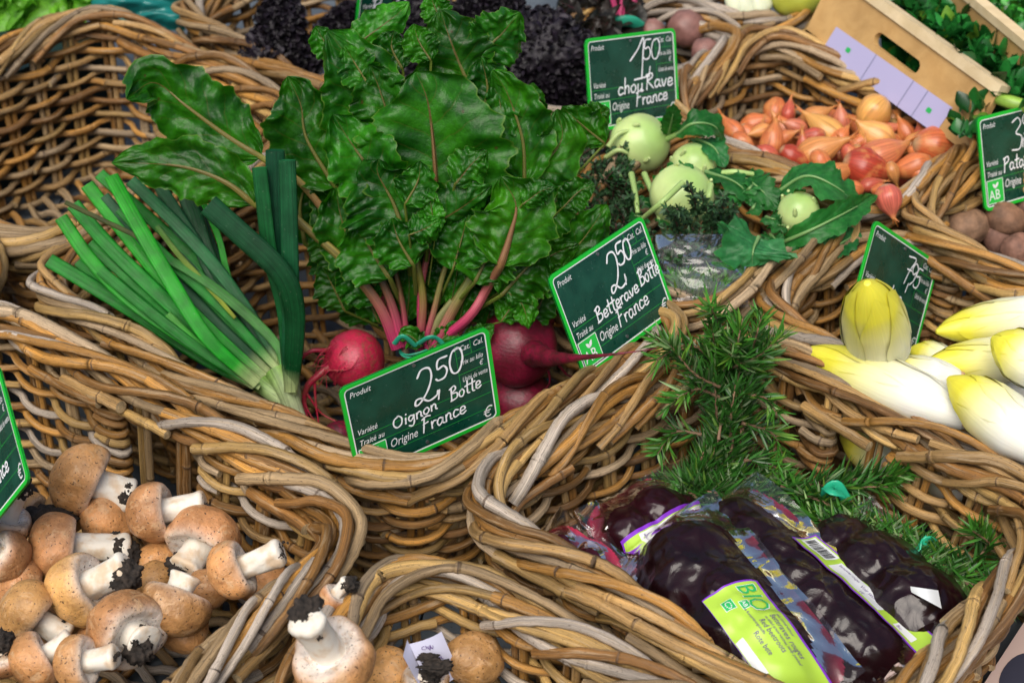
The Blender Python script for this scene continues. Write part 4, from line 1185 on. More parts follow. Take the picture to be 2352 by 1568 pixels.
def blade(par, pts, hw, tone, off=0.0, plane=None, fold=0.35, cut=True, twist=0.0, pale=0.10, end=None):
    PLX = plane or LK; hw = hw * .76; fold = fold * 1.45
    P = [PLX(p[0], p[1], off + (p[2] if len(p) > 2 else 0)) for p in pts]
    P = catmull(P, 0.008)[::-1]                       # root end first
    n = len(P); u = np.linspace(0, 1, n)
    w_ = px2m(hw, P[n // 2])
    T = np.gradient(P, axis=0); T /= np.linalg.norm(T, axis=1)[:, None]
    nv = np.array([rotv(PLX.n, nrm(P[-1] - P[0]), twist * (x - 0.5)) for x in u])
    S = np.cross(T, nv); S /= np.linalg.norm(S, axis=1)[:, None]; N_ = np.cross(S, T)
    wd = w_ * np.interp(u, [0, 0.15, 0.5, 1], [0.62, 0.8, 1.0, 0.95])
    # folded, hollow section
    th = np.arange(14) / 14 * 2 * math.pi
    sx = np.cos(th); sy = np.sin(th) * fold + 0.22 * np.cos(th * 2) * fold
    sx = np.sign(sx) * np.abs(sx) ** 0.9
    G_ = P[:, None] + S[:, None] * (wd[:, None] * sx[None])[:, :, None] + N_[:, None] * (wd[:, None] * sy[None])[:, :, None]
    a, b = (np.array(c) for c in tone)
    k = rng.uniform(0.85, 1.15)
    base = np.array([0.42, 0.52, 0.22])
    f = np.clip((u - 0.02) / pale, 0, 1)[:, None] if pale > 0 else np.ones((n, 1))
    c = base * (1 - f) + (a * (1 - u[:, None]) + b * u[:, None]) * k * f
    if end is not None:
        g = np.clip((u - 0.55) / 0.45, 0, 1)[:, None]; c = c * (1 - g) + np.array(end) * g
    rc = np.ones((n, 14, 4)); rc[..., :3] = c[:, None]
    tc = np.zeros((n, 14, 3)); tc[..., 0] = (u * n * 0.008)[:, None] + rng.uniform(0, 30); tc[..., 1] = np.cos(th); tc[..., 2] = np.sin(th)
    m = MB(); m.grid(G_, tc, rc, wrap=True)
    # cut end: recessed cap
    V = np.vstack([G_[-1], P[-1] - T[-1] * 0.004])
    m.add(V, tris=[[i, (i + 1) % 14, 14] for i in range(14)], rc=np.r_[c[-1] * 1.25, 1])
    m.build('blade', M_LEEK, par)
def shaft(x0, y0, x1, y1, r0, r1, off):
    m = MB()
    P = catmull([LK(x0, y0, off), LK((x0 + x1) / 2 + 2, (y0 + y1) / 2, off + .004), LK(x1, y1, off)], 0.006); n = len(P)
    u = np.linspace(0, 1, n)[:, None]
    C = np.array([0.62, 0.66, 0.42]) * (1 - u) + np.array([0.22, 0.42, 0.08]) * u
    m.tube(P, np.linspace(r0, r1, n), 14, np.c_[C, np.ones(n)])
    return m.build('shaft', M_LEEK, leeks)
s1 = shaft(684, 960, 636, 850, 0.0085, 0.012, 0.012)
s2 = shaft(672, 940, 598, 880, 0.008, 0.010, 0.0)
s3 = shaft(676, 950, 655, 800, 0.008, 0.011, 0.005)
B_ = GB; D_ = GD
M_ = ((0.005, 0.19, 0.014), (0.008, 0.22, 0.014))
blade(s2, [(112, 598), (200, 650), (330, 730), (480, 830), (590, 886)], 24, M_, -0.010)
blade(s2, [(140, 500, .0), (210, 600), (300, 690), (440, 790), (585, 886)], 22, B_, 0.012)
blade(s2, [(205, 560), (320, 660), (450, 770), (590, 884)], 20, M_, -0.004)
blade(s2, [(168, 470), (260, 575), (380, 690), (500, 800), (596, 880)], 24, M_, 0.004)
blade(s1, [(200, 425), (290, 540), (390, 660), (510, 780), (618, 872)], 23, B_, -0.002)
blade(s2, [(255, 405, .01), (330, 540, .012), (400, 660, .012), (480, 780, .01), (590, 882)], 25, B_, 0.022, twist=30)
blade(s1, [(228, 400), (330, 490), (450, 600), (560, 730), (640, 850)], 20, M_, -0.012)
blade(s1, [(300, 415), (400, 510), (500, 620), (590, 745), (650, 850)], 21, ((.010, .12, .030), (.012, .13, .036)), 0.006)
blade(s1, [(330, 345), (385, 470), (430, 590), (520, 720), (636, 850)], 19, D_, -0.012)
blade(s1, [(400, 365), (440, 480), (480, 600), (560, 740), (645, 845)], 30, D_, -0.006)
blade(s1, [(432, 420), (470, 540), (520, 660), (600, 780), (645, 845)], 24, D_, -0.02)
blade(s1, [(440, 410, .004), (500, 540, .0), (530, 650), (600, 760), (650, 845)], 10, B_, -0.002)
blade(s1, [(150, 465), (240, 508), (320, 548), (390, 610)], 8, ((.05, .07, .012), (.06, .075, .012)), 0.03, pale=0, fold=.6)
blade(s1, [(360, 520), (410, 585), (470, 650), (540, 730)], 9, ((.25, .30, .02), (.05, .16, .02)), 0.020, pale=0, fold=.6)
blade(s1, [(395, 600), (470, 645), (570, 725), (640, 800), (660, 880)], 17, ((.07, .26, .05), (.05, .22, .04)), 0.02, twist=50)
blade(s2, [(385, 722), (450, 785), (530, 850), (596, 890)], 13, B_, 0.018, end=(.06, .30, .03))
blade(s2, [(180, 600), (300, 710), (440, 810), (580, 886)], 19, M_, -0.016)
blade(s1, [(420, 620), (500, 720), (590, 810), (640, 860)], 20, M_, -0.006)
blade(s2, [(330, 570), (430, 690), (520, 790), (600, 876)], 20, M_, -0.008)
blade(s3, [(478, 470, .03), (560, 543, .03), (628, 605, .03), (664, 660, .028), (678, 735, .024), (674, 830, .02), (668, 900, .01)], 36, ((.004, .060, .015), (.006, .07, .022)), 0.040, plane=LB, twist=40)
blade(s3, [(596, 385), (606, 470), (620, 580), (650, 700), (660, 800), (664, 900)], 24, ((.005, .075, .018), (.008, .095, .024)), 0.048, plane=LB)
blade(s3, [(632, 345), (634, 450), (640, 560), (655, 680), (662, 800), (666, 900)], 30, ((.004, .055, .022), (.006, .068, .028)), 0.036, plane=LB)
blade(s3, [(660, 368), (664, 480), (666, 590), (668, 700), (664, 800), (668, 900)], 27, ((.005, .068, .024), (.009, .09, .030)), 0.056, plane=LB)
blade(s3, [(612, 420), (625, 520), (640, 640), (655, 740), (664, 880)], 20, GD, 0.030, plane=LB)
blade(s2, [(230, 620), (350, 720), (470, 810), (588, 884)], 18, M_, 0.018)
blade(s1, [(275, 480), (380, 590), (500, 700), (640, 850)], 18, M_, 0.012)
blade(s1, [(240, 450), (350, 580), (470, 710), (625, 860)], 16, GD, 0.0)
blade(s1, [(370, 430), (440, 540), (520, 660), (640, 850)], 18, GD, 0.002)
# ================================================================== mushrooms
def mat_cap():
    N = NT('mushroom_cap')
    rc = N.attr('rc').outputs['Color']; oc = objco(N)
    f = N.noise(oc, 55, 4, 0.6); g = N.noise(oc, 190, 4, 0.7, 0.5); h = N.noise(oc, 420, 2)
    c = N.mix(1.0, rc, N.ramp(f, 0.3, 0.7, 0.78, 1.25), 'MULTIPLY')
    c = N.mix(N.ramp(g, 0.52, 0.72, 0, 0.55), c, (0.22, 0.085, 0.03))
    c = N.mix(N.ramp(N.noise(oc, 60, 5, 0.7, 1.0), 0.52, 0.66, 0, 0.65), c, (0.62, 0.40, 0.22))
    c = N.mix(N.ramp(h, 0.645, 0.68, 0, 0.9), c, (0.03, 0.018, 0.012))
    N.set(Base_Color=c, Roughness=0.46)
    N.b.inputs['Subsurface Weight'].default_value = 0.12
    N.b.inputs['Subsurface Radius'].default_value = (0.01, 0.006, 0.003)
    N.bump(N.math('ADD', g, N.math('MULTIPLY', f, 2.0)), 0.45, 0.003)
    return N.m
def mat_stem(thr):
    N = NT('mushroom_stem')
    rc = N.attr('rc').outputs['Color']; oc = objco(N); tc = N.attr('tc').outputs['Vector']
    u = N.sep(tc)[0]
    f = N.noise(oc, 130, 4, 0.65, 0.4); g = N.noise(oc, 60, 3)
    c = N.mix(N.ramp(g, 0.45, 0.68, 0, 0.7), (0.72, 0.67, 0.58), (0.56, 0.38, 0.21))
    s_ = N.ramp(N.math('ADD', f, N.math('MULTIPLY', N.math('SUBTRACT', u, 0.8), thr)), 0.60, 0.66)
    c = N.mix(s_, c, (0.020, 0.014, 0.010))
    N.set(Base_Color=c, Roughness=0.6)
    N.b.inputs['Subsurface Weight'].default_value = 0.15
    N.b.inputs['Subsurface Radius'].default_value = (0.008, 0.006, 0.004)
    N.bump(N.math('ADD', f, s_), 0.4, 0.002)
    return N.m
M_CAP = mat_cap()
M_STEM = mat_stem(0.8)
M_SOIL = mat_vc('dark_soil', 0.9, 300, 0.6, 0.6, 0.002)
def soil_lump(m, c, r, seed, sq=(1, 1, 1)):
    rr = np.random.default_rng(seed)
    bm = bmesh.new(); bmesh.ops.create_icosphere(bm, subdivisions=4, radius=1)
    V = np.array([v.co[:] for v in bm.verts]); F = [[v.index for v in f.verts] for f in bm.faces]; bm.free()
    k = np.array([1 + 0.45 * mnoise.noise(Vector(tuple(p * 2.3 + seed))) + 0.32 * mnoise.noise(Vector(tuple(p * 6.1 + seed))) + 0.2 * mnoise.noise(Vector(tuple(p * 14 + seed))) for p in V])
    V = V * k[:, None] * r * np.array(sq) + c
    col = np.ones((len(V), 4)); b = np.clip((k - 0.75) * 1.2, 0, 1)[:, None]
    col[:, :3] = np.array([0.012, 0.009, 0.007]) * (1 - b) + np.array([0.040, 0.028, 0.020]) * b
    m.add(V, tris=F, rc=col)
MC = 0
def mushroom(cx, cy, z, rpx, dx, dy, tw, ln, soil, label, flat=1.0, tone=1.0, group='mushrooms in the baskets'):
    global MC
    MC += 1
    c = at(cx, cy, z); r = px2m(rpx, c) * 1.17
    ln = ln * .86; soil = soil * 1.2
    L = math.hypot(dx, dy) or 1
    ax = nrm(RGT * dx / L * (1 if (dx or dy) else 0) - UPV * dy / L * (1 if (dx or dy) else 0) - FWD * tw)   # cap -> stem end
    t = thing('mushroom', c, label, 'mushroom', group)
    br = np.array([0.52, 0.26, 0.095]) * rng.uniform(0.72, 1.2) * tone
    br[1] *= rng.uniform(0.92, 1.1)
    m = MB()
    f = flat
    colf = ramp_col([(0, br * 1.05), (0.35, br), (0.55, br * 0.95), (0.63, br * 0.9 + .06), (0.70, np.array([.62, .50, .40])), (0.8, np.array([.74, .68, .62])), (1, np.array([.70, .62, .55]))])
    prof = [(-0.80 * r * f, 0), (-0.78 * r * f, 0.27 * r), (-0.65 * r * f, 0.62 * r), (-0.34 * r * f, 0.91 * r), (0.05 * r, r), (0.34 * r, 0.96 * r), (0.50 * r, 0.82 * r), (0.46 * r, 0.64 * r), (0.34 * r, 0.45 * r), (0.30 * r, 0.1 * r), (0.30 * r, 0)]
    # colour follows the distance along the profile, not the axis
    P2 = catmull(np.array([(a, q, 0) for a, q in prof]), n=44)[:, :2]
    lathe2(m, P2, c, ax, 40, colf, 0.055, MC)
    m.build('cap', M_CAP, t)
    if ln > 0:
        m = MB()
        sr = 0.40 * r
        sp = [(0.16 * r, sr * 1.25), (0.34 * r, sr * 1.05), (0.6 * r, sr * 0.98), (0.16 * r + ln * r * 0.75, sr * 1.05), (0.16 * r + ln * r * 0.92, sr * 1.18), (0.16 * r + ln * r, sr * 1.0), (0.16 * r + ln * r * 1.03, sr * 0.5), (0.16 * r + ln * r * 1.02, 0)]
        lathe2(m, catmull(np.array([(a, q, 0) for a, q in sp]), n=36)[:, :2], c, ax, 26, None, 0.07, MC + 50)
        st = m.build('stem', M_STEM, t)
        if soil > 0:
            m = MB()
            e = c + ax * (0.16 * r + ln * r * 0.93)
            side = nrm(np.cross(ax, rotv(np.array([0.3, 0.5, 0.8]), np.array([0, 0, 1]), MC * 77)))
            soil_lump(m, e + side * sr * 0.55, sr * 0.75 * soil, MC, (1, 1, 0.9))
            for q in range(3):
                soil_lump(m, e + nrm(nrng.normal(size=3)) * sr * 0.95 - ax * sr * rng.uniform(-.2, .8), sr * rng.uniform(0.16, 0.34) * soil, MC * 7 + q)
            m.build('soil', M_SOIL, st)
    return t
def lathe2(m, P2, org, ax, n, colf, amp, seed):
    ax = nrm(ax); X = nrm(np.cross(ax, np.array([0.31, 0.2, 0.93]))); Y = np.cross(ax, X)
    th = np.arange(n) / n * 2 * math.pi
    s = np.r_[0, np.cumsum(np.linalg.norm(np.diff(P2, axis=0), axis=1))]; u = s / s[-1]
    p = np.random.default_rng(seed).uniform(0, 6.28, 8)
    T = th[None]; U = u[:, None]
    k = 1 + amp * (np.sin(T * 2 + p[0] + 2 * U) + 0.7 * np.sin(T * 3 + p[1] - 3 * U) + 0.5 * np.sin(T * 5 + p[2] + 7 * U) + 0.3 * np.sin(T * 9 + p[3] + 11 * U))
    d = amp * 0.5 * (np.cos(T + p[4]) + 0.6 * np.cos(T * 2 + p[5]))
    r = np.maximum(P2[:, 1], 0)[:, None]
    rm = P2[:, 1].max()
    G_ = np.asarray(org)[None, None] + ax * (P2[:, 0][:, None] + d * r)[:, :, None] + (r * k * np.cos(T))[:, :, None] * X + (r * k * np.sin(T))[:, :, None] * Y
    tc = np.stack([np.broadcast_to(U, k.shape), np.broadcast_to(np.cos(T), k.shape), np.broadcast_to(np.sin(T), k.shape)], -1)
    rc = None
    if colf is not None:
        rc = np.ones(k.shape + (4,)); rc[..., :3] = colf(u)[:, None]
    m.grid(G_, tc, rc, wrap=True)
for a in (
    (186, 1097, .185, 72, 1, .40, -.15, 1.55, .8, 'large tan mushroom highest on the heap, its stem pointing right'),
    (350, 1176, .18, 62, 1, -.12, .0, 1.75, .9, 'upright brown mushroom beside the wicker hand hold, stem pointing right'),
    (128, 1250, .165, 66, 1, .10, -.25, 2.3, 1.5, 'round brown mushroom whose long stem end is thick with black soil'),
    (244, 1200, .150, 54, 0, -.3, -1, 0, 0, 'brown cap half hidden between the largest and the upright mushroom'),
    (468, 1236, .165, 74, -.40, .75, .85, 1.15, .9, 'upturned mushroom showing pale gills and a soiled stump'),
    (534, 1312, .195, 58, 1, -.42, .1, 1.95, .5, 'tan mushroom with a clean pale stem reaching up to the rim corner'),
    (182, 1354, .185, 71, 1, -.45, .25, 1.7, 1.2, 'brown mushroom in the heap middle with crumbs of soil along its stem'),
    (62, 1399, .18, 66, .8, .62, -.1, 1.5, .6, 'smooth brown mushroom low at the left with stem pointing down right'),
    (360, 1290, .14, 44, 0, .2, -1, 0, 0, 'small brown cap sunk behind the upturned mushroom'),
    (352, 1336, .15, 44, .1, .2, -1, 0, 0, 'small speckled cap under the soiled stems'),
    (396, 1396, .185, 68, .35, -1, -.35, 1.0, 0, 'wide flat brown cap with a clean white stump behind it'),
    (290, 1442, .19, 82, .7, .40, .75, .75, .9, 'broad mushroom by the front rim with soil on its white underside'),
    (79, 1519, .19, 57, 1, -.55, -.2, 1.5, .4, 'brown mushroom at the bottom edge with white stem rising right'),
    (178, 1522, .195, 54, 1, -.2, .2, 1.6, .5, 'tan mushroom by the bottom edge whose stem lies against the rim'),
    (12, 1283, .175, 56, -.5, -.3, .75, .5, .5, 'mushroom at the left picture edge with a pale ring of gills'),
    (2, 1205, .18, 58, .55, -1, .3, 1.9, 1.0, 'mushroom behind the cut off sign with a long stem rising to soil'),
    (8, 1085, .17, 36, 0, 0, -1, 0, 0, 'little brown cap just behind the cut off price sign'),
    (2, 1512, .19, 42, .1, -.6, .8, .8, 1.8, 'pale mushroom smothered in soil at the lower left picture edge'),
    (476, 1352, .155, 46, .2, .3, -1, 0, 0, 'brown cap tucked under the mushroom with the clean stem'),
    (300, 1372, .145, 40, -.5, .8, .5, .8, .9, 'small white mushroom base wedged in the middle of the heap'),
    (60, 1180, .145, 44, .6, .2, .3, .9, 1.8, 'soil crusted mushroom base under the long stem'),
    (230, 1290, .12, 55, 0, 0, -1, 0, 0, 'dark cap at the bottom of the heap below the long soiled stem'),
    (110, 1330, .12, 55, 0, 0, -1, 0, 0, 'dark cap at the bottom of the heap between three brown caps'),
    (430, 1300, .11, 55, 0, 0, -1, 0, 0, 'dark cap under the gills of the upturned mushroom'),
    (240, 1480, .14, 55, 0, 0, -1, 0, 0, 'dark cap below the broad mushroom by the front rim'),
    (130, 1450, .13, 55, 0, 0, -1, 0, 0, 'dark cap below the two mushrooms of the bottom edge'),
    (40, 1340, .155, 50, .3, .3, -.9, 0, 0, 'brown cap between the two mushrooms at the left picture edge'),
    (150, 1175, .15, 48, .2, .3, -1, 0, 0, 'small brown cap under the largest mushroom'),
    (420, 1440, .15, 52, .2, .3, -1, 0, 0, 'brown cap between the flat cap and the front rim'),
    (600, 1330, .10, 50, 0, 0, -1, 0, 0, 'dark cap deep in the basket corner'),
    (390, 1230, .10, 55, 0, 0, -1, 0, 0, 'dark cap deep below the upright mushroom'),
    (766, 1512, .245, 84, -.36, -.80, .95, 1.85, 1.0, 'big pale mushroom standing gills up with a black soil ball on its stem'),
    (880, 1545, .16, 58, .2, .3, -1, 0, 0, 'brown mushroom between the gills up mushroom and the paper slip'),
    (1090, 1512, .17, 58, -.4, .4, -.8, .5, .3, 'egg shaped tan mushroom to the right of the paper slip'),
    (975, 1572, .165, 50, .1, -1, .7, .7, 1.1, 'white mushroom stump with soil right below the paper slip'),
    (765, 1372, .232, 30, .7, -.8, .3, 1.7, 1.5, 'small soiled stem poking up between the two mushroom baskets'),
):
    mushroom(*a)

# ================================================================== endives
M_ENDIVE = mat_vc('endive_leaf', rough=0.38, nscale=1.0, namp=0.05, bump=0.25, bdist=0.0012, use_tc=True, stretch=(3, 14, 14), sss=0.25, spec=0.5)
def endive(b, tip, rpx, label, seed, yel=1.0, cutend=True):
    b = np.asarray(b, float); tip = np.asarray(tip, float)
    L = np.linalg.norm(tip - b); ax = (tip - b) / L
    r = px2m(rpx, (b + tip) / 2) * 1.13
    t_ = thing('endive', (b + tip) / 2 - np.array([0, 0, r]), label, 'endive', 'endives in the basket')
    rr = random.Random(seed)
    X = nrm(np.cross(ax, np.array([0.2, 0.1, 0.97]))); Y = np.cross(ax, X)
    prof = lambda u: np.interp(u, [0, .04, .12, .28, .45, .62, .78, .9, .97, 1], [.42, .52, .70, .93, 1, .95, .76, .48, .24, .10])
    W = np.array([.80, .80, .72]); Yc = np.array([.74, .68, .055]) * np.array([1, 1, 1 / yel]); 
    m = MB()
    nt, na = 30, 30
    u = np.linspace(0, 1, nt); th = np.arange(na) / na * 2 * math.pi
    def colour(u, edge):
        f = np.clip((u - 0.30) / 0.5, 0, 1) ** 1.1
        f = np.clip(f + edge * 0.12 * np.clip(u * 2.2, 0, 1), 0, 1)[..., None]
        return W * (1 - f) + Yc * f
    rad = prof(u) * r * 0.96
    G_ = b + ax * (u * L)[:, None, None] + rad[:, None, None] * (np.cos(th)[None, :, None] * X + np.sin(th)[None, :, None] * Y)
    rc = np.ones((nt, na, 4)); rc[..., :3] = colour(np.broadcast_to(u[:, None], (nt, na)), np.zeros((nt, na)))
    tc = np.stack([np.broadcast_to(u[:, None], (nt, na)), np.broadcast_to(np.cos(th), (nt, na)), np.broadcast_to(np.sin(th), (nt, na))], -1)
    m.grid(G_, tc, rc, wrap=True)
    m.add(np.vstack([G_[-1], tip + ax * r * .02]), tris=[[i, (i + 1) % na, na] for i in range(na)], rc=np.r_[Yc, 1])
    core = m.build('heart', M_ENDIVE, t_)
    for k in range(6):
        ph = k * 2.4 + rr.uniform(-.3, .3)
        te = rr.uniform(0.80, 1.02) if k > 1 else rr.uniform(.86, 1.0)
        hw = rr.uniform(1.0, 1.35)
        s = np.linspace(-1, 1, 25); tt = np.linspace(0.01, te, 34)
        T, S = np.meshgrid(tt, s, indexing='ij')
        q = T / te
        wid = hw * np.clip(1 - q ** 3.2, 0, 1) ** 0.6 + 0.02
        wob = 1 + 0.05 * np.sin(q * 17 + k) * np.abs(S)
        A = ph + S * wid * wob
        lift = (0.975 + 0.012 * k + 0.055 * np.abs(S) ** 5 * np.sin(q * math.pi) ** 0.5 + 0.04 * q ** 5 + 0.014 * np.sin(q * 21 + S * 3 + k) * np.abs(S) ** 2 + 0.02 * np.cos(S * 3.0) * (1 - q))
        Rr = prof(T) * r * lift
        Gm = b + ax * (T * L)[..., None] + Rr[..., None] * (np.cos(A)[..., None] * X + np.sin(A)[..., None] * Y)
        rc = np.ones(T.shape + (4,)); rc[..., :3] = colour(T, np.abs(S) ** 3) * rr.uniform(.94, 1.04)
        tc = np.stack([T + k, np.cos(A) , np.sin(A)], -1)
        m = MB(); m.grid(Gm, tc, rc); m.build('leaf', M_ENDIVE, t_)
    m = MB()
    lathe(m, [(-0.004, 0), (-0.0045, r * .2), (-0.003, r * .36), (0.004, r * .44)], b, ax, 20, ramp_col([(0, (.42, .25, .13)), (.6, (.55, .36, .22)), (1, (.7, .6, .5))]), step=10)
    m.build('cut_end', M_ENDIVE, t_)
def en(bx, by, bz, tx, ty, tz, r, label, **k):
    endive(at(bx, by, bz), at(tx, ty, tz), r, label, int(bx + by), **k)
en(2030, 846, .19, 1992, 650, .345, 67, 'upright yellow endive standing in front of the 7,95 sign', yel=1.0)
en(2226, 962, .222, 1850, 802, .222, 54, 'long white endive lying on the near rim with its cut end showing')
en(2205, 868, .215, 2010, 850, .215, 38, 'white endive right behind the one lying on the near rim')
en(2440, 712, .22, 2150, 762, .215, 44, 'endive lying at the back along the far wall, yellow tip to the left')
en(2440, 815, .215, 2120, 838, .215, 46, 'endive in mid heap with pale yellow tip pointing left')
en(2440, 870, .255, 2278, 775, .27, 56, 'bright yellow endive tip leaning over the others at the right edge')
en(2410, 1045, .24, 2178, 868, .255, 60, 'thick yellow endive in front of the heap, beside the cut end')
en(2470, 1100, .195, 2225, 985, .20, 50, 'white endive lowest at the right edge against the near rim')
en(2200, 845, .18, 2090, 800, .185, 34, 'little yellow endive tip between the upright one and the heap')
en(2110, 1085, .12, 1930, 1000, .13, 46, 'endive seen through the hand hold in the wicker', yel=.8)
en(2250, 1130, .13, 2075, 1060, .12, 44, 'yellow endive tip seen low through the hand hold', yel=.8)
en(2330, 1060, .14, 2120, 960, .15, 50, 'endive buried under the front of the heap')
en(2380, 900, .16, 2200, 850, .17, 50, 'endive buried in the middle of the heap')
en(2050, 900, .12, 1900, 850, .13, 50, 'endive buried below the one lying on the near rim')
en(2330, 800, .16, 2200, 770, .16, 45, 'endive buried at the back of the heap')

# ================================================================== shallots
def mat_shallot():
    N = NT('shallot_skin')
    rc = N.attr('rc').outputs['Color']; oc = objco(N); tc = N.attr('tc').outputs['Vector']
    f = N.noise(N.vmul(tc, (1.2, 9, 9)), 1.0, 4, 0.6); g = N.noise(oc, 70, 3)
    c = N.mix(1.0, rc, N.ramp(f, 0.25, 0.75, 0.6, 1.35), 'MULTIPLY')
    c = N.mix(N.ramp(g, 0.52, 0.68, 0, 0.5), c, (0.62, 0.28, 0.09))
    N.set(Base_Color=c, Roughness=0.33)
    N.b.inputs['Subsurface Weight'].default_value = 0.1
    N.b.inputs['Subsurface Radius'].default_value = (0.008, 0.003, 0.002)
    N.bump(f, 0.3, 0.001)
    return N.m
M_SHAL = mat_shallot()
OR = (.58, .165, .055); RD = (.46, .085, .05); PK = (.52, .15, .085); GO = (.66, .34, .09); TN = (.58, .24, .075); DR = (.40, .05, .025)
ZZ = .4531
def shallot(zx, zy, ln, ang, col, label, z=0.185, fat=0.255, raw=False):
    x, y = (zx, zy) if raw else (1286.25 + zx * ZZ, zy * ZZ)
    c = at(x, y, z)
    L = px2m(ln * ZZ if not raw else ln, c) * 1.27
    ax = nrm(RGT * math.cos(R(ang)) + UPV * math.sin(R(ang)) - FWD * rng.uniform(-.35, .35))
    t = thing('shallot', c - np.array([0, 0, L * fat]), label, 'shallot', 'shallots heaped in the basket')
    col = np.array(col) * rng.uniform(.88, 1.1)
    m = MB()
    bx = nrng.normal(size=3) * L * .05
    lathe(m, [(-L * .46, 0), (-L * .45, L * .06), (-L * .40, L * fat * .55), (-L * .22, L * fat * .97), (-L * .05, L * fat), (L * .14, L * fat * .8), (L * .28, L * fat * .5), (L * .38, L * fat * .27), (L * .46, L * fat * .17), (L * .5, L * fat * .1)],
          c, ax, 24, ramp_col([(0, np.array([.45, .3, .16])), (.06, col * .9), (.5, col), (.8, col * .9 + np.array([.05, .03, .01])), (1, np.array([.50, .22, .06]))]), rad_noise=.03, seed=int(zx * 3 + zy), bend=lambda u: (np.clip(u - .5, 0, 1) ** 2)[:, None] * bx[None] * 4, step=26)
    m.build('bulb', M_SHAL, t)
    e = c + ax * L * .48 + bx
    m = MB()
    for k in range(3):
        d = nrm(ax + nrng.normal(size=3) * .35)
        P = catmull([e - ax * L * .05, e + d * L * .08, e + d * L * rng.uniform(.14, .24) + nrng.normal(size=3) * L * .03], .003)
        m.tube(P, np.linspace(L * fat * .12, L * .008, len(P)), 6, (.50, .17, .04, 1), flat=(1, .5))
    m.build('dry_tip', M_SHAL, t)
for a in (
    (872, 655, 150, 130, OR, 'orange shallot at the left end of the heap with a frayed tip pointing up left'),
    (1010, 668, 120, 200, TN, 'pale tan shallot lying at the left end, tip to the left'),
    (1078, 705, 190, 78, OR, 'orange shallot standing tip up near the left end'),
    (935, 722, 130, -35, OR, 'orange shallot at the lower left end with tip pointing down right'),
    (1190, 640, 130, 160, PK, 'pinkish shallot behind the pale gold one at left'),
    (1272, 692, 130, 190, RD, 'red shallot under the pale gold one'),
    (1345, 655, 220, 138, GO, 'pale gold shallot with long neck pointing up left'),
    (1425, 605, 140, 100, PK, 'pink shallot in the back row with tip up'),
    (1575, 585, 200, -130, GO, 'big golden shallot on top of the heap at the back', .195, .33),
    (1590, 690, 200, 150, (.72, .34, .10), 'glossy pale orange shallot right in front of the golden one', .19, .33),
    (1690, 595, 120, 60, TN, 'tan shallot in the back row right of the golden one'),
    (1665, 655, 110, 20, PK, 'small pink shallot behind the glossy pale orange one'),
    (1310, 770, 220, 28, TN, 'papery tan shallot with a long dry stalk pointing right', .185, .31),
    (1470, 782, 150, 120, RD, 'red orange shallot just right of the dry stalk'),
    (1195, 800, 160, -30, DR, 'deep red shallot at the front left'),
    (1060, 780, 130, -20, RD, 'red shallot half hidden at the front left corner'),
    (1640, 785, 250, 22, (.64, .20, .09), 'long salmon shallot in the middle of the heap', .19, .28),
    (1845, 790, 170, 150, OR, 'orange shallot between the long salmon one and the big one at right'),
    (1930, 750, 270, -8, (.62, .15, .05), 'biggest red orange shallot at the right end of the heap', .19, .30),
    (1785, 722, 130, 60, TN, 'tan shallot behind the big one at the right end'),
    (1565, 858, 240, -18, DR, 'large deep red shallot at the front', .185, .32),
    (1775, 850, 200, 200, OR, 'orange shallot at the front right beside the deep red one'),
    (1330, 835, 150, -60, OR, 'orange shallot leaning down at the front left of the middle'),
    (1405, 880, 190, 25, (.56, .20, .06), 'brownish orange shallot at the front, above the kohlrabi leaves'),
    (1580, 935, 120, 15, RD, 'small red shallot at the very front of the heap'),
    (1470, 955, 130, 170, OR, 'small orange shallot almost under the kohlrabi leaf'),
    (1300, 585, 150, 20, TN, 'brown tan shallot in the back row at left'),
    (1690, 880, 110, -70, TN, 'small tan shallot tail beside the deep red one'),
    (1160, 560, 110, 80, RD, 'small red shallot in the back row at the far left'),
    (1640, 965, 110, 0, OR, 'small orange shallot in the front corner of the basket'),
    (1750, 660, 140, 120, OR, 'orange shallot in the back row at right'),
    (1830, 700, 130, 100, RD, 'red shallot in the back row near the right end'),
    (1520, 720, 130, 40, OR, 'orange shallot wedged between the golden and the red orange ones'),
    (1235, 745, 130, 100, RD, 'red shallot wedged behind the papery one'),
    (1420, 700, 140, 60, OR, 'orange shallot behind the dry stalk'),
    (1540, 790, 130, 80, DR, 'dark red shallot under the long salmon one'),
    (1380, 945, 130, -10, RD, 'dark red shallot low at the front edge'),
    (1130, 700, 130, 30, OR, 'orange shallot right beside the standing one'),
    (1840, 870, 130, 10, OR, 'orange shallot low by the front right wall'),
    (1930, 690, 120, 160, TN, 'tan shallot behind the biggest one'),
):
    shallot(*a)
for k, (x, y) in enumerate([(1000, 740), (1100, 760), (1250, 860), (1350, 740), (1450, 840), (1500, 900), (1600, 740), (1700, 820), (1800, 800), (1880, 840), (1700, 700), (1500, 650), (1250, 620), (1400, 640), (1900, 780), (1300, 900), (1620, 900), (1720, 930)]):
    shallot(x, y, 150, rng.uniform(0, 360), rng.choice((OR, RD, OR, DR)), 'shallot buried in the second layer of the heap', z=.145)
for k in range(22):
    f, g = rng.uniform(0, 1), rng.uniform(-1, 1)
    shallot(950 + 980 * f, 640 + 160 * f + g * (70 + 60 * f), rng.uniform(130, 190), rng.uniform(0, 360), rng.choice((OR, OR, TN, RD)), 'shallot buried in the second layer of the heap', z=.166)
shallot(2042, 462, 70, -75, (.58, .13, .09), 'single pinkish red shallot lying on the rim outside the heap', .235, .36, True)

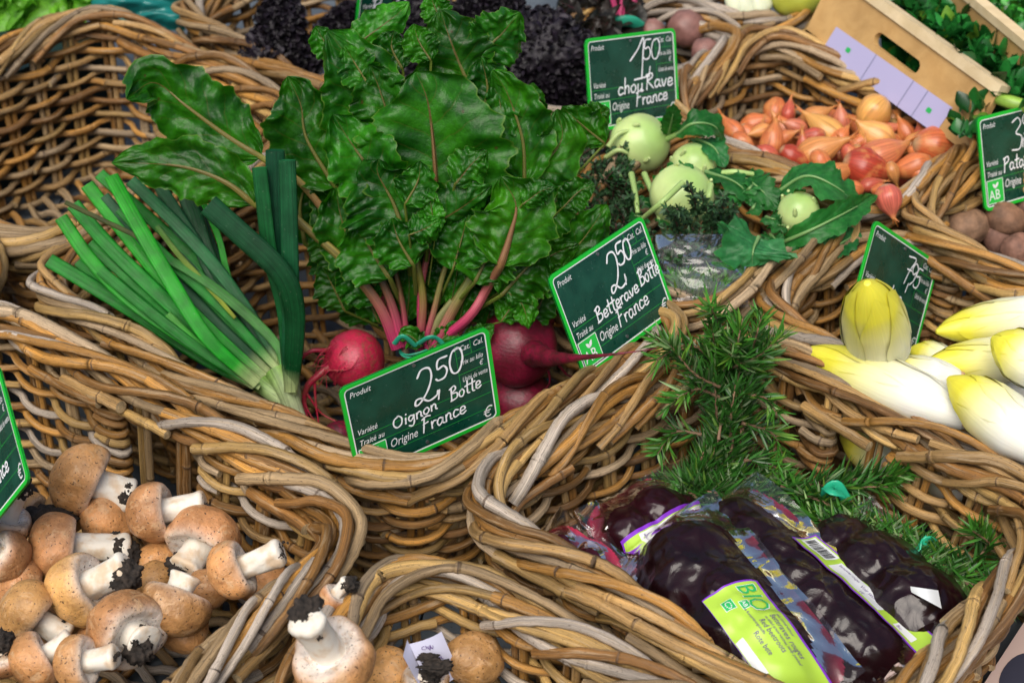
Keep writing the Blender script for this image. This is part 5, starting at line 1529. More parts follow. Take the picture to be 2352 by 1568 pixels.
# ================================================================== sweet potatoes
M_POT = mat_vc('earthy_skin', 0.75, 70, 0.45, 0.5, 0.003, bscale=120)
def potato(x, y, z, lpx, wpx, ang, label, col=(.27, .155, .09), bendk=.2):
    c = at(x, y, z); L = px2m(lpx, c); r = px2m(wpx, c)
    ax = nrm(RGT * math.cos(R(ang)) + UPV * math.sin(R(ang)) * .8 + np.array([0, .2, 0]))
    m = MB()
    bv = nrm(np.cross(ax, FWD)) * L * bendk
    lathe(m, [(-L, 0), (-L * .96, r * .25), (-L * .7, r * .75), (-L * .2, r), (L * .3, r * .95), (L * .7, r * .68), (L * .93, r * .3), (L, 0)], c, ax, 26, ramp_col([(0, np.array(col) * .8), (.5, np.array(col)), (1, np.array(col) * .85)]), .05, seed=int(x), bend=lambda u: ((u - .5) ** 2)[:, None] * bv[None] * 2)
    o = m.build('sweet_potato', M_POT)
    tag(o, label, 'sweet potato', 'sweet potatoes in the basket')
potato(2222, 525, .165, 56, 44, 5, 'plump pinkish brown sweet potato at the left of its basket')
potato(2312, 505, .175, 52, 38, -30, 'dark brown sweet potato right below the 3,95 sign', (.20, .105, .06))
potato(2300, 560, .15, 55, 32, -50, 'knobbly sweet potato wedged behind the near rim', (.20, .10, .07))
potato(2345, 575, .165, 50, 38, 0, 'brown sweet potato at the right picture edge', (.22, .11, .075))
potato(2378, 470, .17, 55, 40, 30, 'sweet potato under the sign cut by the right picture edge', (.2, .1, .07))
potato(2290, 585, .12, 40, 30, 0, 'small purplish sweet potato low behind the near rim', (.17, .06, .07))
potato(2260, 640, .12, 50, 36, 20, 'sweet potato visible through the hand hold', (.16, .07, .06))
potato(2360, 640, .12, 60, 40, -20, 'sweet potato deep behind the wicker hand hold', (.16, .07, .06))
potato(2240, 470, .12, 60, 40, -20, 'sweet potato deep at the back of the basket', (.16, .07, .06))

# ================================================================== kohlrabi
M_KOHL = mat_vc('kohlrabi_skin', rough=0.32, nscale=35, namp=0.10, bump=0.06, bdist=0.002, sss=0.25)
M_KLEAF = mat_leaf('kohlrabi_leaf', (0.014, 0.13, 0.022), (0.036, 0.21, 0.045), (0.14, 0.26, 0.12), rough=0.42, nveins=5, slope=0.35, spots=False, mid=0.05, edge=(0.05, 0.19, 0.05))
M_KSTEM = mat_vc('kohlrabi_stem', rough=0.4, nscale=1, namp=.2, bump=.2, use_tc=True, stretch=(10, 5, 5), sss=.15)
def P3(pts):
    return [at(p[0], p[1], p[2]) for p in pts]
def kstem(par, pts, r0, r1, col=(.26, .42, .12)):
    P = catmull(P3(pts), .005)
    m = MB(); m.tube(P, np.linspace(r0, r1, len(P)), 9, (*col, 1), uoff=rng.uniform(0, 9)); return m.build('stem', M_KSTEM, par)
def kleaf(par, pts, hw, roll=0, tint=(1, 1, 1, 1), up=(0, -.55, .83), **k):
    P = P3(pts)
    m = MB()
    kw = dict(ruffle=.10, rf=3, cup=.1, bl=.04, prof='round', lobes=.10, lf=6, warp=.10); kw.update(k)
    leaf(m, P, px2m(hw, P[1]), np.array(up), col=tint, roll=roll, nt=40, ns=16, **kw)
    o = m.build('leaf', M_KLEAF, par)
    m = MB(); Q = resample(catmull(P, n=40), 30)[:22] + np.array(up) * .0008
    m.tube(Q, np.linspace(.0024, .0006, 22), 7, (.16, .30, .10, 1)); m.build('midrib', M_KSTEM, o)
    return o
def kohl(x, y, z, rpx, label, top=(.35, -.1, .9)):
    c = at(x, y, z); r = px2m(rpx, c)
    t = thing('kohlrabi', c - np.array([0, 0, r]), label, 'kohlrabi', 'kohlrabi in the basket')
    m = MB()
    g = np.array([.50, .62, .25]) * rng.uniform(.92, 1.06); g2 = np.array([.33, .50, .15]); 
    lathe(m, [(-r * .97, 0), (-r * .92, r * .3), (-r * .6, r * .8), (0, r), (r * .5, r * .86), (r * .85, r * .5), (r * .97, r * .2), (r * .99, 0)], c, top, 40, ramp_col([(0, g2), (.3, g), (.75, g * 1.05), (1, g2)]), .02, seed=int(x))
    m.build('bulb', M_KOHL, t)
    ax = nrm(top); X = nrm(np.cross(ax, [.3, .5, .1])); Y = np.cross(ax, X)
    for k in range(5):                                 # stubs of cut stalks
        a = k * 2.2 + x; h = (.35, -.1, .6, .2, .75)[k]
        d = nrm(ax * h + (X * math.cos(a) + Y * math.sin(a)) * math.sqrt(max(0.05, 1 - h * h)))
        p = c + d * r * .97
        tng = nrm(ax - d * (ax @ d) * .6)
        P = catmull([p - d * .003 - tng * .003, p + d * .001, p + d * .002 + tng * .006], .002)
        m = MB(); m.tube(P, np.linspace(.0034, .0016, len(P)), 8, (.44, .55, .22, 1)); m.build('stalk_stub', M_KSTEM, t)
    return t
k1 = kohl(1468, 330, .225, 70, 'pale green kohlrabi highest in its basket, right below the 1,50 sign', (.4, -.5, .6))
k2 = kohl(1594, 380, .225, 52, 'kohlrabi half covered by a serrated leaf, behind the other pale globes', (.1, -.3, .9))
k3 = kohl(1566, 450, .24, 74, 'kohlrabi with dark thyme sprigs standing before it', (.3, -.4, .8))
k4 = kohl(1834, 488, .235, 49, 'bright green kohlrabi between the large dark leaves at right', (-.2, -.3, .9))
k5 = kohl(1736, 606, .205, 40, 'kohlrabi low at the front rim under the blue green lobed leaf', (0, -.3, .9))
kohl(1660, 470, .13, 60, 'kohlrabi buried under the leaves in the middle of its basket')
# leaves and stems of each
kstem(k4, [(1760, 455, .22), (1800, 440, .235), (1850, 440, .24)], .0035, .003)
kleaf(k4, [(1780, 446, .235), (1850, 405, .265), (1920, 430, .26), (1985, 482, .23)], 62, tint=(1.1, 1.05, 1.05, 1), roll=-25, lobes=.12)
kleaf(k4, [(1790, 560, .215), (1860, 530, .24), (1940, 490, .25), (2016, 448, .245)], 36, tint=(.85, .95, .85, 1), roll=25, prof='long', cup=.4)
kleaf(k5, [(1742, 545, .25), (1730, 575, .252), (1728, 612, .235)], 88, tint=(1.2, 1.1, 1.7, 1), cup=.25, lobes=.14, ruffle=.16, up=(0, -.75, .66), lf=4)
kleaf(k5, [(1700, 520, .24), (1680, 535, .245), (1665, 560, .24)], 40, tint=(1.1, 1, 1.5, 1), cup=.3, up=(0, -.7, .7))
kleaf(k5, [(1800, 620, .21), (1850, 590, .215), (1900, 560, .21)], 34, tint=(.75, .8, .8, 1))
kleaf(k5, [(1880, 575, .215), (1930, 560, .22), (1975, 530, .22)], 30, tint=(.8, .9, 1.1, 1), roll=20)
kleaf(k3, [(1620, 395, .24), (1690, 420, .25), (1740, 470, .23)], 40, tint=(.6, .7, .6, 1), roll=-20)
kleaf(k3, [(1690, 400, .235), (1740, 430, .245), (1790, 480, .23)], 42, tint=(.75, .8, .7, 1), lobes=.16)
kleaf(k2, [(1495, 440, .225), (1535, 412, .25), (1575, 390, .27), (1592, 378, .275)], 30, tint=(.8, .9, .75, 1), lobes=.22, lf=5, roll=10)
kleaf(k1, [(1535, 310, .24), (1542, 280, .27), (1550, 240, .30)], 24, tint=(.6, .7, .6, 1), up=(0, -.9, .45))
kstem(k1, [(1525, 322, .235), (1570, 305, .25), (1620, 310, .25)], .0035, .003)
kleaf(k1, [(1555, 310, .25), (1590, 285, .27), (1640, 290, .265), (1665, 330, .24)], 36, tint=(.65, .75, .65, 1), roll=-10)
kleaf(k1, [(1600, 320, .245), (1640, 340, .25), (1665, 385, .235)], 30, tint=(.75, .85, 1.0, 1), roll=-10)
kleaf(k1, [(1380, 320, .235), (1350, 290, .25), (1320, 260, .25)], 30, tint=(.7, .8, .6, 1))
kleaf(k3, [(1430, 470, .215), (1470, 465, .225), (1510, 468, .22)], 16, tint=(.6, .7, .7, 1))
for pts in ([(1395, 340, .235), (1420, 308, .25), (1450, 300, .25)], [(1392, 362, .23), (1420, 345, .245), (1440, 352, .24)]):
    kstem(k1, pts, .0032, .0022, (.42, .55, .2))
for pts in ([(1450, 400, .235), (1460, 450, .235), (1465, 490, .225)],
            [(1568, 420, .285), (1520, 465, .28), (1478, 500, .25)], [(1632, 425, .28), (1628, 450, .28), (1622, 475, .265)],
            [(1480, 400, .23), (1505, 460, .235), (1515, 505, .22)], [(1660, 398, .245), (1690, 395, .25), (1730, 400, .245)], [(1655, 408, .24), (1690, 412, .245), (1725, 415, .24)]):
    kstem(k3, pts, .0036, .0026, (.34, .50, .16))
# frilly stray leaves of the bunches
for x, y, z, hw, tn in ((1430, 410, .225, 26, .7), (1405, 385, .22, 24, .55), (1450, 370, .22, 26, .5), (1395, 430, .21, 26, .6), (1470, 420, .21, 22, .8), (1700, 460, .235, 26, 1.0), (1725, 485, .235, 26, .8), (1715, 440, .24, 22, 1.1), (1760, 500, .235, 26, .7), (1690, 500, .24, 24, .9), (1650, 430, .235, 28, .7), (1800, 520, .23, 26, .7), (1770, 540, .225, 30, .7), (1640, 380, .225, 26, .7), (1590, 430, .215, 26, .6), (1860, 460, .22, 24, .7), (1480, 500, .215, 26, .7), (1540, 510, .215, 24, .8), (1905, 520, .215, 26, .6), (1600, 320, .22, 26, .5)):
    a = rng.uniform(0, 6.28)
    kleaf(k3, [(x, y, z), (x + 14 * math.cos(a), y + 10 * math.sin(a), z + .008), (x + 34 * math.cos(a), y + 24 * math.sin(a), z + .004)], hw * .8, tint=(tn, tn, tn * .9, 1), lobes=.25, ruffle=.25)
# ================================================================== herbs
M_ROSE = mat_vc('rosemary_needle', rough=0.38, nscale=90, namp=0.2, bump=0.0, transl=0.12, spec=0.5)
M_THYME = mat_vc('thyme_leaf', rough=0.5, nscale=90, namp=0.25, bump=0.0, transl=0.08)
M_TWIG = mat_vc('woody_twig', rough=0.7, nscale=120, namp=0.3, bump=0.3)
def needles(m, Bp, D, ln, wd, cols, ridge=0.35, droop=0.12, shape=(0.35, 0.95, 1.0, 0.75, 0.12)):
    Bp = np.asarray(Bp); D = np.asarray(D); n = len(Bp)
    D = D / (np.linalg.norm(D, axis=1)[:, None] + 1e-9)
    Rn = nrng.normal(size=(n, 3))
    S = np.cross(D, Rn); S /= np.linalg.norm(S, axis=1)[:, None] + 1e-9
    N = np.cross(S, D)
    k = len(shape); t = np.linspace(0, 1, k)
    ln = np.broadcast_to(ln, n); 
    C = Bp[:, None] + D[:, None] * (ln[:, None] * t[None])[:, :, None] + N[:, None] * (ln[:, None] * droop * (t ** 2)[None] * nrng.uniform(-1, 1, (n, 1)))[:, :, None]
    wv = wd * np.array(shape)
    L = C + S[:, None] * wv[None, :, None] / 2 + N[:, None] * wv[None, :, None] * ridge / 2
    Rr = C - S[:, None] * wv[None, :, None] / 2 + N[:, None] * wv[None, :, None] * ridge / 2
    G_ = np.stack([L, C, Rr], 2)                       # n, k, 3, 3
    idx = np.arange(n * k * 3).reshape(n, k, 3)
    q = np.stack([idx[:, :-1, :-1], idx[:, :-1, 1:], idx[:, 1:, 1:], idx[:, 1:, :-1]], -1).reshape(-1, 4)
    rc = np.ones((n, k, 3, 4)); rc[..., :3] = np.asarray(cols)[:, None, None, :]
    m.add(G_.reshape(-1, 3), q, rc=rc.reshape(-1, 4))
def sprig(par, P, kind='rosemary', dens=1.0, name='sprig'):
    P = catmull(P, 0.0035)
    n = len(P)
    T = np.gradient(P, axis=0); T /= np.linalg.norm(T, axis=1)[:, None]
    m = MB()
    m.tube(P, np.linspace(0.0019, 0.0007, n), 5, (.17, .10, .055, 1) if kind == 'rosemary' else (.07, .035, .025, 1), m=1)
    rep = 4 if kind == 'rosemary' else 5
    i = np.repeat(np.arange(1, n), max(1, int(rep * dens)))
    k = len(i)
    A = nrng.normal(size=(k, 3)); A -= T[i] * np.sum(A * T[i], 1)[:, None]; A /= np.linalg.norm(A, axis=1)[:, None] + 1e-9
    if kind == 'rosemary':
        D = T[i] * nrng.uniform(.35, 1.1, (k, 1)) + A * nrng.uniform(.6, 1.0, (k, 1)) + np.array([0, 0, .18])
        ln = nrng.uniform(.016, .029, k) * np.clip((n - i) * .0035 / .02 + .45, .5, 1)
        c = np.array([.024, .100, .013]) * nrng.uniform(.45, 1.7, (k, 1)); pal = nrng.random(k) < .14
        c[pal] = np.array([.13, .20, .085]) * nrng.uniform(.8, 1.2, (pal.sum(), 1))
        yel = nrng.random(k) < .10; c[yel] = np.array([.08, .17, .02])
        tipg = (n - i) < 9; c[tipg] = c[tipg] * 1.25 + np.array([.012, .035, .0])
        needles(m, P[i], D, ln, .0025, c)
        m.build(name, [M_ROSE, M_TWIG], par)
    else:
        D = T[i] * nrng.uniform(.2, .9, (k, 1)) + A
        ln = nrng.uniform(.0045, .0085, k)
        c = np.array([.026, .070, .024]) * nrng.uniform(.6, 1.7, (k, 1))
        needles(m, P[i] + A * .0008, D, ln, .0034, c, shape=(.3, .95, 1.0, .7, .2))
        m.build(name, [M_THYME, M_TWIG], par)
def J(x, y, z, s=12, sz=.008):
    return at(x + rng.uniform(-s, s), y + rng.uniform(-s, s), z + rng.uniform(-sz, sz))
# hanging bunch by the rim
t = thing('rosemary_bunch', at(1660, 1000, .16), 'rosemary bunch hanging down the inside of the wicker from the rim beside the Betterave sign', 'rosemary', 'rosemary bunches')
for a in range(20):
    o = rng.uniform(-1, 1)
    x0 = 1690 + o * 60
    P = [J(1600 + o * 55, 1130, .125, 10), J(1655 + o * 38, 1040, .155), J(1672 + o * 36, 940, .19), J(1680 + o * 42, 850, .225), J(x0 + rng.uniform(-15, 15), 768 + rng.uniform(-20, 40), .262, 14, .014)]
    if a % 3 == 0: P = P[:4]
    if a % 3 == 1: P = [J(1665 + o * 40, 1000, .175), J(1675 + o * 48, 900, .215), J(1690 + o * 90, 810, .25)]
    sprig(t, P)
for (a, b, c) in (((1640, 860, .235), (1590, 820, .25), (1510, 785, .27)), ((1650, 880, .23), (1590, 850, .25), (1530, 790, .28)), ((1660, 900, .22), (1600, 900, .23), (1545, 930, .225)), ((1690, 850, .24), (1740, 810, .25), (1790, 770, .25)),
                  ((1680, 900, .22), (1750, 900, .225), (1790, 950, .21)), ((1620, 800, .25), (1650, 760, .275), (1640, 700, .31)), ((1640, 830, .24), (1580, 800, .265), (1500, 830, .255)), ((1700, 980, .19), (1760, 990, .185), (1790, 1040, .17)),
                  ((1600, 990, .18), (1560, 1000, .175), (1520, 1050, .16)), ((1700, 1060, .165), (1760, 1060, .16), (1800, 1090, .15)), ((1720, 830, .245), (1735, 780, .275), (1760, 735, .295)), ((1700, 840, .245), (1690, 780, .28), (1700, 725, .30))):
    sprig(t, [J(*a), J(*b), J(*c)])
t = thing('rosemary_bunch', at(1680, 1150, .13), 'dark rosemary bunch lying behind the vacuum packs at the foot of the hanging one', 'rosemary', 'rosemary bunches')
for a in range(20):
    o = rng.uniform(-1, 1)
    y = 1128 + o * 32
    P = [J(1560 + rng.uniform(-30, 200), y, .135, 10), J(1720 + rng.uniform(-90, 90), y - 8, .145), J(1860 + rng.uniform(-80, 40), y + 14, .135)]
    if rng.random() < .5: P = [J(1690 + rng.uniform(-60, 100), y + 10, .14), J(1590 + rng.uniform(-40, 60), y, .14), J(1500 + rng.uniform(-10, 70), y + 12, .13)]
    sprig(t, P)
t = thing('rosemary_bunch', at(2050, 1180, .13), 'long rosemary bunch with two green ties lying diagonally along the far wicker wall', 'rosemary', 'rosemary bunches')
for a in range(26):
    o = rng.uniform(-1, 1); f = rng.uniform(0, .65)
    pth = lambda q, o=o: (1800 + 510 * q + o * 18, 1142 + 153 * q + 60 * q * q + o * (44 - 20 * q) + 18 * math.sin(q * 3))
    P = [J(*pth(q), .15 - .01 * q + .012 * abs(o), 7, .006) for q in np.linspace(f, min(1, f + rng.uniform(.25, .5)), 4)]
    if rng.random() < .35: P = P[::-1]
    sprig(t, P)
for (a, b, c) in (((1900, 1110, .15), (1990, 1105, .165), (2080, 1090, .172)), ((1850, 1120, .15), (1930, 1110, .16), (2050, 1120, .165)), ((2180, 1280, .145), (2170, 1320, .15), (2160, 1350, .14)), ((2230, 1290, .15), (2270, 1250, .165), (2240, 1215, .185)), ((1980, 1170, .15), (1950, 1220, .145), (1900, 1250, .14))):
    for _ in range(2): sprig(t, [J(*a), J(*b), J(*c)])
def strap(par, pts, r=.0035, name='green_tie', mat=None):
    P = catmull([at(*p) for p in pts], .003)
    m = MB(); m.tube(P, r, 8, flat=(1.5, .35)); m.build(name, mat or M_TIE2, par)
M_TIE2 = simple('green_tie', (0.02, 0.36, 0.20), 0.3)
strap(t, [(1905, 1165, .135), (1898, 1130, .17), (1920, 1112, .182), (1945, 1150, .165)])
strap(t, [(1898, 1120, .178), (1912, 1128, .184), (1935, 1135, .178)])
strap(t, [(2135, 1290, .13), (2118, 1270, .155), (2128, 1240, .168), (2142, 1245, .16)])
strap(t, [(2125, 1238, .166), (2112, 1255, .165), (2120, 1285, .15)])
# thyme
t = thing('thyme_bunch', at(1390, 420, .2), 'dark thyme bunch beside the beetroot leaves and under the highest kohlrabi', 'thyme', 'thyme bunches')
for a in range(34):
    x, y = 1395 + rng.uniform(-55, 65), 430 + rng.uniform(-80, 90)
    sprig(t, [J(x, y + 40, .20, 6), J(x + rng.uniform(-15, 15), y + 10, .215, 6), J(x + rng.uniform(-25, 25), y - 25, .235, 6)], 'thyme')
t = thing('thyme_bunch', at(1570, 540, .2), 'dark thyme bunch standing up before the middle kohlrabi beside the clear bag', 'thyme', 'thyme bunches')
for a in range(46):
    x, y = 1580 + rng.uniform(-75, 95), 580 + rng.uniform(-20, 60)
    sprig(t, [J(x, y + 40, .20, 6), J(x + rng.uniform(-15, 15), y, .222, 6), J(x + rng.uniform(-25, 25), y - 42, .240, 6)], 'thyme')
for x, y, x2, y2 in ((1600, 500, 1582, 425), (1580, 510, 1555, 480), (1650, 510, 1660, 450), (1630, 520, 1610, 450), (1660, 520, 1685, 470), (1560, 530, 1530, 480), (1620, 520, 1640, 470)):
    sprig(t, [at(x, y, .24), at((x + x2) / 2 + 4, (y + y2) / 2, .268), at(x2, y2, .295)], 'thyme')
# clear bag with pale rosemary inside
def mat_film(tint=(1, 1, 1), base=0.05, bumpk=0.5, haze=0.03, scale=60, frk=0.8):
    N = NT('clear_film')
    oc = objco(N)
    bn = N.n('Bump', {'Strength': bumpk, 'Distance': 0.004, 'Height': N.noise(oc, scale, 4, 0.6, 0.8)}).outputs[0]
    tr = N.n('BsdfTransparent', {'Color': (*tint, 1)}).outputs[0]
    gl = N.n('BsdfGlossy', {'Color': (1, 1, 1, 1), 'Roughness': 0.07, 'Normal': bn}).outputs[0]
    df = N.n('BsdfDiffuse', {'Color': (.8, .8, .85, 1), 'Normal': bn}).outputs[0]
    fr = N.n('Fresnel', {'IOR': 1.45, 'Normal': bn}).outputs[0]
    a = N.n('MixShader', {0: haze, 1: tr, 2: df}).outputs[0]
    b = N.n('MixShader', {0: N.math('ADD', N.math('MULTIPLY', fr, frk), base, clamp=True), 1: a, 2: gl}).outputs[0]
    N.t.links.new(b, N.out.inputs['Surface'])
    return N.m
M_FILM = mat_film(base=.02, haze=.07, bumpk=.03, scale=18, frk=.7)
def crumple(x0, x1, y0, y1, zt, zb, seed, nx=70, ny=60, amp=.009):
    r2 = random.Random(seed); G_ = np.zeros((ny, nx, 3))
    for i in range(ny):
        for j in range(nx):
            v, u = i / (ny - 1), j / (nx - 1)
            p = at(x0 + (x1 - x0) * u, y0 + (y1 - y0) * v, zt + (zb - zt) * v)
            bul = math.sin(math.pi * u) ** .6 * math.sin(math.pi * (.15 + .8 * v)) ** .7
            q = Vector((u * 1.6, v * 3.2, seed))
            k = abs(mnoise.noise(q)) * 1.0 + .35 * abs(mnoise.noise(q * 2.3))
            G_[i, j] = p - FWD * (bul * .022 + k * amp)
    return G_
t = thing('plastic_bag', at(1615, 640, .19), 'crumpled clear plastic bag holding herbs behind the Betterave sign', 'plastic bag')
m = MB(); m.grid(crumple(1505, 1720, 540, 705, .245, .205, 3)); m.build('film', M_FILM, t)
t = thing('rosemary_sprigs', at(1600, 690, .19), 'pale rosemary sprigs showing through the clear plastic bag', 'rosemary')
for a in range(12):
    x = 1590 + rng.uniform(-40, 60)
    sprig(t, [at(x * .5 + 800, 708, .2), at(x, 680, .212), at(x + rng.uniform(-30, 40), 640, .225)], dens=.8)

# ================================================================== vacuum packed beetroots
def mat_pack():
    N = NT('packed_beet')
    rc = N.attr('rc').outputs['Color']; oc = objco(N)
    f = N.noise(oc, 40, 3); g = N.noise(N.vmul(oc, (1, 1, 1)), 75, 4, .6, 1.2)
    c = N.mix(1.0, rc, N.ramp(f, .3, .7, .7, 1.4), 'MULTIPLY')
    N.set(Base_Color=c, Roughness=0.4)
    N.b.inputs['Specular IOR Level'].default_value = .2
    N.b.inputs['Coat Weight'].default_value = .55; N.b.inputs['Coat Roughness'].default_value = .09
    rid = N.math('ABSOLUTE', N.math('SUBTRACT', N.noise(N.n('VectorMath', {0: oc, 1: N.vmul(N.n('TexNoise', {'Scale': 14.0, 'Vector': oc}).outputs['Color'], (.05, .05, .05))}, operation='ADD').outputs[0], 20, 2, .5), .5))
    bn = N.bump(N.math('ADD', N.math('MULTIPLY', rid, -2.6), N.math('MULTIPLY', g, .10)), .65, .009)
    N.put(N.b.inputs['Coat Normal'], bn)
    return N.m
M_PACK = mat_pack()
M_PFILM = mat_film((1, .96, .97), .0, .16, .012, 45)
M_LIME = simple('lime_label', (.40, .62, .06), .4)
M_PURP = simple('purple_edge', (.20, .03, .50), .4)
M_PAPER = simple('white_label', (.72, .74, .74), .45)
M_INK = simple('dark_print', (.10, .03, .22), .5)
M_BLK = simple('black_print', (.02, .02, .025), .5)
M_BIO = simple('green_print', (.02, .42, .10), .45)
class Pack:
    def __init__(s, A, Bp, hw, beets, label, red=0.0, up=(0, -.25, .97), seed=1, nu=96, nv=60, lift=0.0, flange=.012):
        A, Bp = at(*A), at(*Bp)
        s.O = (A + Bp) / 2; s.L = np.linalg.norm(Bp - A) / 2; s.X = (Bp - A) / (2 * s.L)
        up = nrm(np.asarray(up) - s.X * (np.asarray(up) @ s.X)); s.Z = up; s.Y = np.cross(up, s.X); s.hw = hw
        s.nu, s.nv = nu, nv
        u = np.linspace(-s.L, s.L, nu); v = np.linspace(-hw, hw, nv)
        U, V = np.meshgrid(u, v, indexing='ij')
        h = np.zeros_like(U)
        for bu, bv, r in beets:
            d2 = (U - bu * s.L) ** 2 + (V - bv * hw) ** 2
            h = np.maximum(h, np.sqrt(np.maximum(0, r * r - d2)) * 1.1)
        h0 = h.copy()
        for k in range(110):
            b = h.copy()
            b[1:-1, 1:-1] = (h[:-2, 1:-1] + h[2:, 1:-1] + h[1:-1, :-2] + h[1:-1, 2:]) / 4
            b[0] = b[-1] = 0; b[:, 0] = b[:, -1] = 0
            h = np.maximum(h0 * .97, b * .998)
        # pulled creases run out from the tight spots
        wr = np.zeros_like(h)
        for i in range(nu):
            for j in range(nv):
                q = Vector((U[i, j] * 26 + seed * 9, V[i, j] * 60, seed))
                q2 = Vector((U[i, j] * 70 + seed, V[i, j] * 34, seed * 3.3))
                wr[i, j] = (1 - 2.2 * abs(mnoise.noise(q))) * .6 + (1 - 2.2 * abs(mnoise.noise(q2))) * .4
        wr[0] *= .3; wr[-1] *= .3
        s.hh = h + wr * (.0020 + .075 * np.clip(h, 0, .02)) + .001
        edge = np.maximum(np.abs(U) / s.L, np.abs(V) / hw)
        s.wave = (edge ** 8) * .005 * np.sin(U * 70 + V * 40 + seed) + (edge ** 3) * .004 * np.sin(U * 28 + seed)
        s.hh = s.hh + s.wave
        s.u, s.v = u, v
        t = thing('vacuum_pack', s.O, label, 'beetroot pack', 'vacuum packed beetroots in the basket')
        s.t = t
        Pf = s.O + U[..., None] * s.X + V[..., None] * s.Y + (s.hh + .0009)[..., None] * s.Z
        m = MB()
        qf = np.arange(nu * nv).reshape(nu, nv); qf = np.stack([qf[:-1, :-1], qf[:-1, 1:], qf[1:, 1:], qf[1:, :-1]], -1).reshape(-1, 4)
        m.add(Pf.reshape(-1, 3), qf[h.ravel()[qf].min(1) < .012]); m.build('film', M_PFILM, t)
        thick = np.clip(h / .012, 0, 1)
        c0 = np.array([.30, .004, .035]) * (.6 + red); c1 = np.array([.0085, .0008, .0022]) * (1 + red * 3)
        f = thick[..., None] ** .6
        rc = np.ones(U.shape + (4,)); rc[..., :3] = c0 * (1 - f) + c1 * f
        idx = np.arange(nu * nv).reshape(nu, nv)
        q = np.stack([idx[:-1, :-1], idx[:-1, 1:], idx[1:, 1:], idx[1:, :-1]], -1).reshape(-1, 4)
        keep = (h.ravel()[q].max(1) > .0022)
        Pc = s.O + U[..., None] * s.X + V[..., None] * s.Y + (s.hh - .0004)[..., None] * s.Z
        m = MB(); m.add(Pc.reshape(-1, 3), q[keep], rc=rc.reshape(-1, 4)); m.build('beetroot', M_PACK, t)
        Pb = s.O + U[..., None] * s.X + V[..., None] * s.Y - (h * .6 + .002)[..., None] * s.Z
        m = MB(); m.add(Pb.reshape(-1, 3), q[keep][:, ::-1], rc=rc.reshape(-1, 4)); m.build('beetroot', M_PACK, t)
    def M(s, x, y, z):
        i = np.clip((x + s.L) / (2 * s.L) * (s.nu - 1), 0, s.nu - 1.001); j = np.clip((y + s.hw) / (2 * s.hw) * (s.nv - 1), 0, s.nv - 1.001)
        a, b = int(i), int(j); fi, fj = i - a, j - b
        H = s.hh
        hh = (H[a, b] * (1 - fi) + H[a + 1, b] * fi) * (1 - fj) + (H[a, b + 1] * (1 - fi) + H[a + 1, b + 1] * fi) * fj
        return s.O + s.X * x + s.Y * y + s.Z * (hh + .0014 + z)
    def sheet(s, x0, x1, y0, y1, z, mat, name, par, n=(40, 14), wave=0.0):
        G_ = np.array([[s.M(x, y + wave * math.sin(x * 60), z) for y in np.linspace(y0, y1, n[1])] for x in np.linspace(x0, x1, n[0])])
        m = MB(); m.grid(G_); return m.build(name, mat, par)
    def text(s, items, par, mat, name, dz=.0011):
        for tx, x, y, sz, sq in items:
            V, F = text_mesh(tx, sz, 0, squeeze=sq)
            if not len(V): continue
            W = np.array([s.M(x + p[0], y + p[1], dz) for p in V])
            m = MB(); m.add(W, tris=[[f[0], f[i], f[i + 1]] for f in F for i in range(1, len(f) - 1)])
            m.build(name, mat, par, smooth=False)
    def bars(s, x0, x1, y0, y1, par):
        m = MB(); x = x0; r2 = random.Random(5)
        while x < x1:
            w_ = r2.choice((.0004, .0006, .001))
            m.add(np.array([s.M(x, y0, .0007), s.M(x + w_, y0, .0007), s.M(x + w_, y1, .0007), s.M(x, y1, .0007)]), [[0, 1, 2, 3]])
            x += w_ + r2.choice((.0004, .0006, .0009))
        m.build('barcode', M_BLK, par, smooth=False)
pA = Pack((1240, 1222, .15), (1455, 1385, .14), .030, [(-.45, 0, .016), (.1, .05, .019), (.6, 0, .013)], 'thin crimson pack leaning at the far left against the near wicker wall', red=.9, seed=2, up=(.15, -.75, .6))
pB = Pack((1385, 1285, .135), (1600, 1165, .135), .050, [(-.4, .1, .028), (.25, .15, .030), (.7, 0, .018)], 'back pack with a narrow barcode label and violet edge, under the rosemary', red=.25, seed=3, up=(0, -.45, .9))
lb = pB.sheet(-.045, .052, -.022, .0, .0003, M_PURP, 'label', pB.t)
pB.sheet(-.044, .051, -.0205, -.0035, .0006, M_LIME, 'label_field', lb)
pB.sheet(-.030, .022, -.0195, -.0045, .0008, M_PAPER, 'white_patch', lb, n=(20, 6))
pB.sheet(.026, .049, -.0195, -.0045, .0008, M_PAPER, 'white_patch', lb, n=(14, 6))
pB.bars(.028, .047, -.0185, -.0055, lb)
pB.text([('Betteraves', -.026, -.010, .0050, .9), ('UE', -.016, -.017, .0045, .9)], lb, M_INK, 'label_word')
pD = Pack((1640, 1165, .165), (2075, 1560, .150), .052, [(-.72, -.1, .030), (-.5, -.15, .036), (-.26, -.15, .037), (0, -.2, .040), (.25, -.2, .041), (.5, -.18, .039), (.72, -.1, .032)], 'long pack with a narrow lime label running down its right side', seed=5, up=(-.1, -.5, .85))
lb = pD.sheet(-.030, .120, .020, .043, .0003, M_PURP, 'label', pD.t, n=(60, 12))
pD.sheet(-.0285, .1185, .0215, .0415, .0006, M_LIME, 'label_field', lb, n=(60, 12))
pD.sheet(-.027, .004, .026, .040, .0009, M_PAPER, 'white_patch', lb, n=(16, 6))
pD.bars(-.025, .002, .0275, .0385, lb)
pD.sheet(.010, .070, .0235, .0365, .0009, M_PAPER, 'white_patch', lb, n=(26, 6), wave=.0006)
pD.sheet(.086, .106, .0235, .030, .0009, M_PAPER, 'white_patch', lb, n=(12, 6))
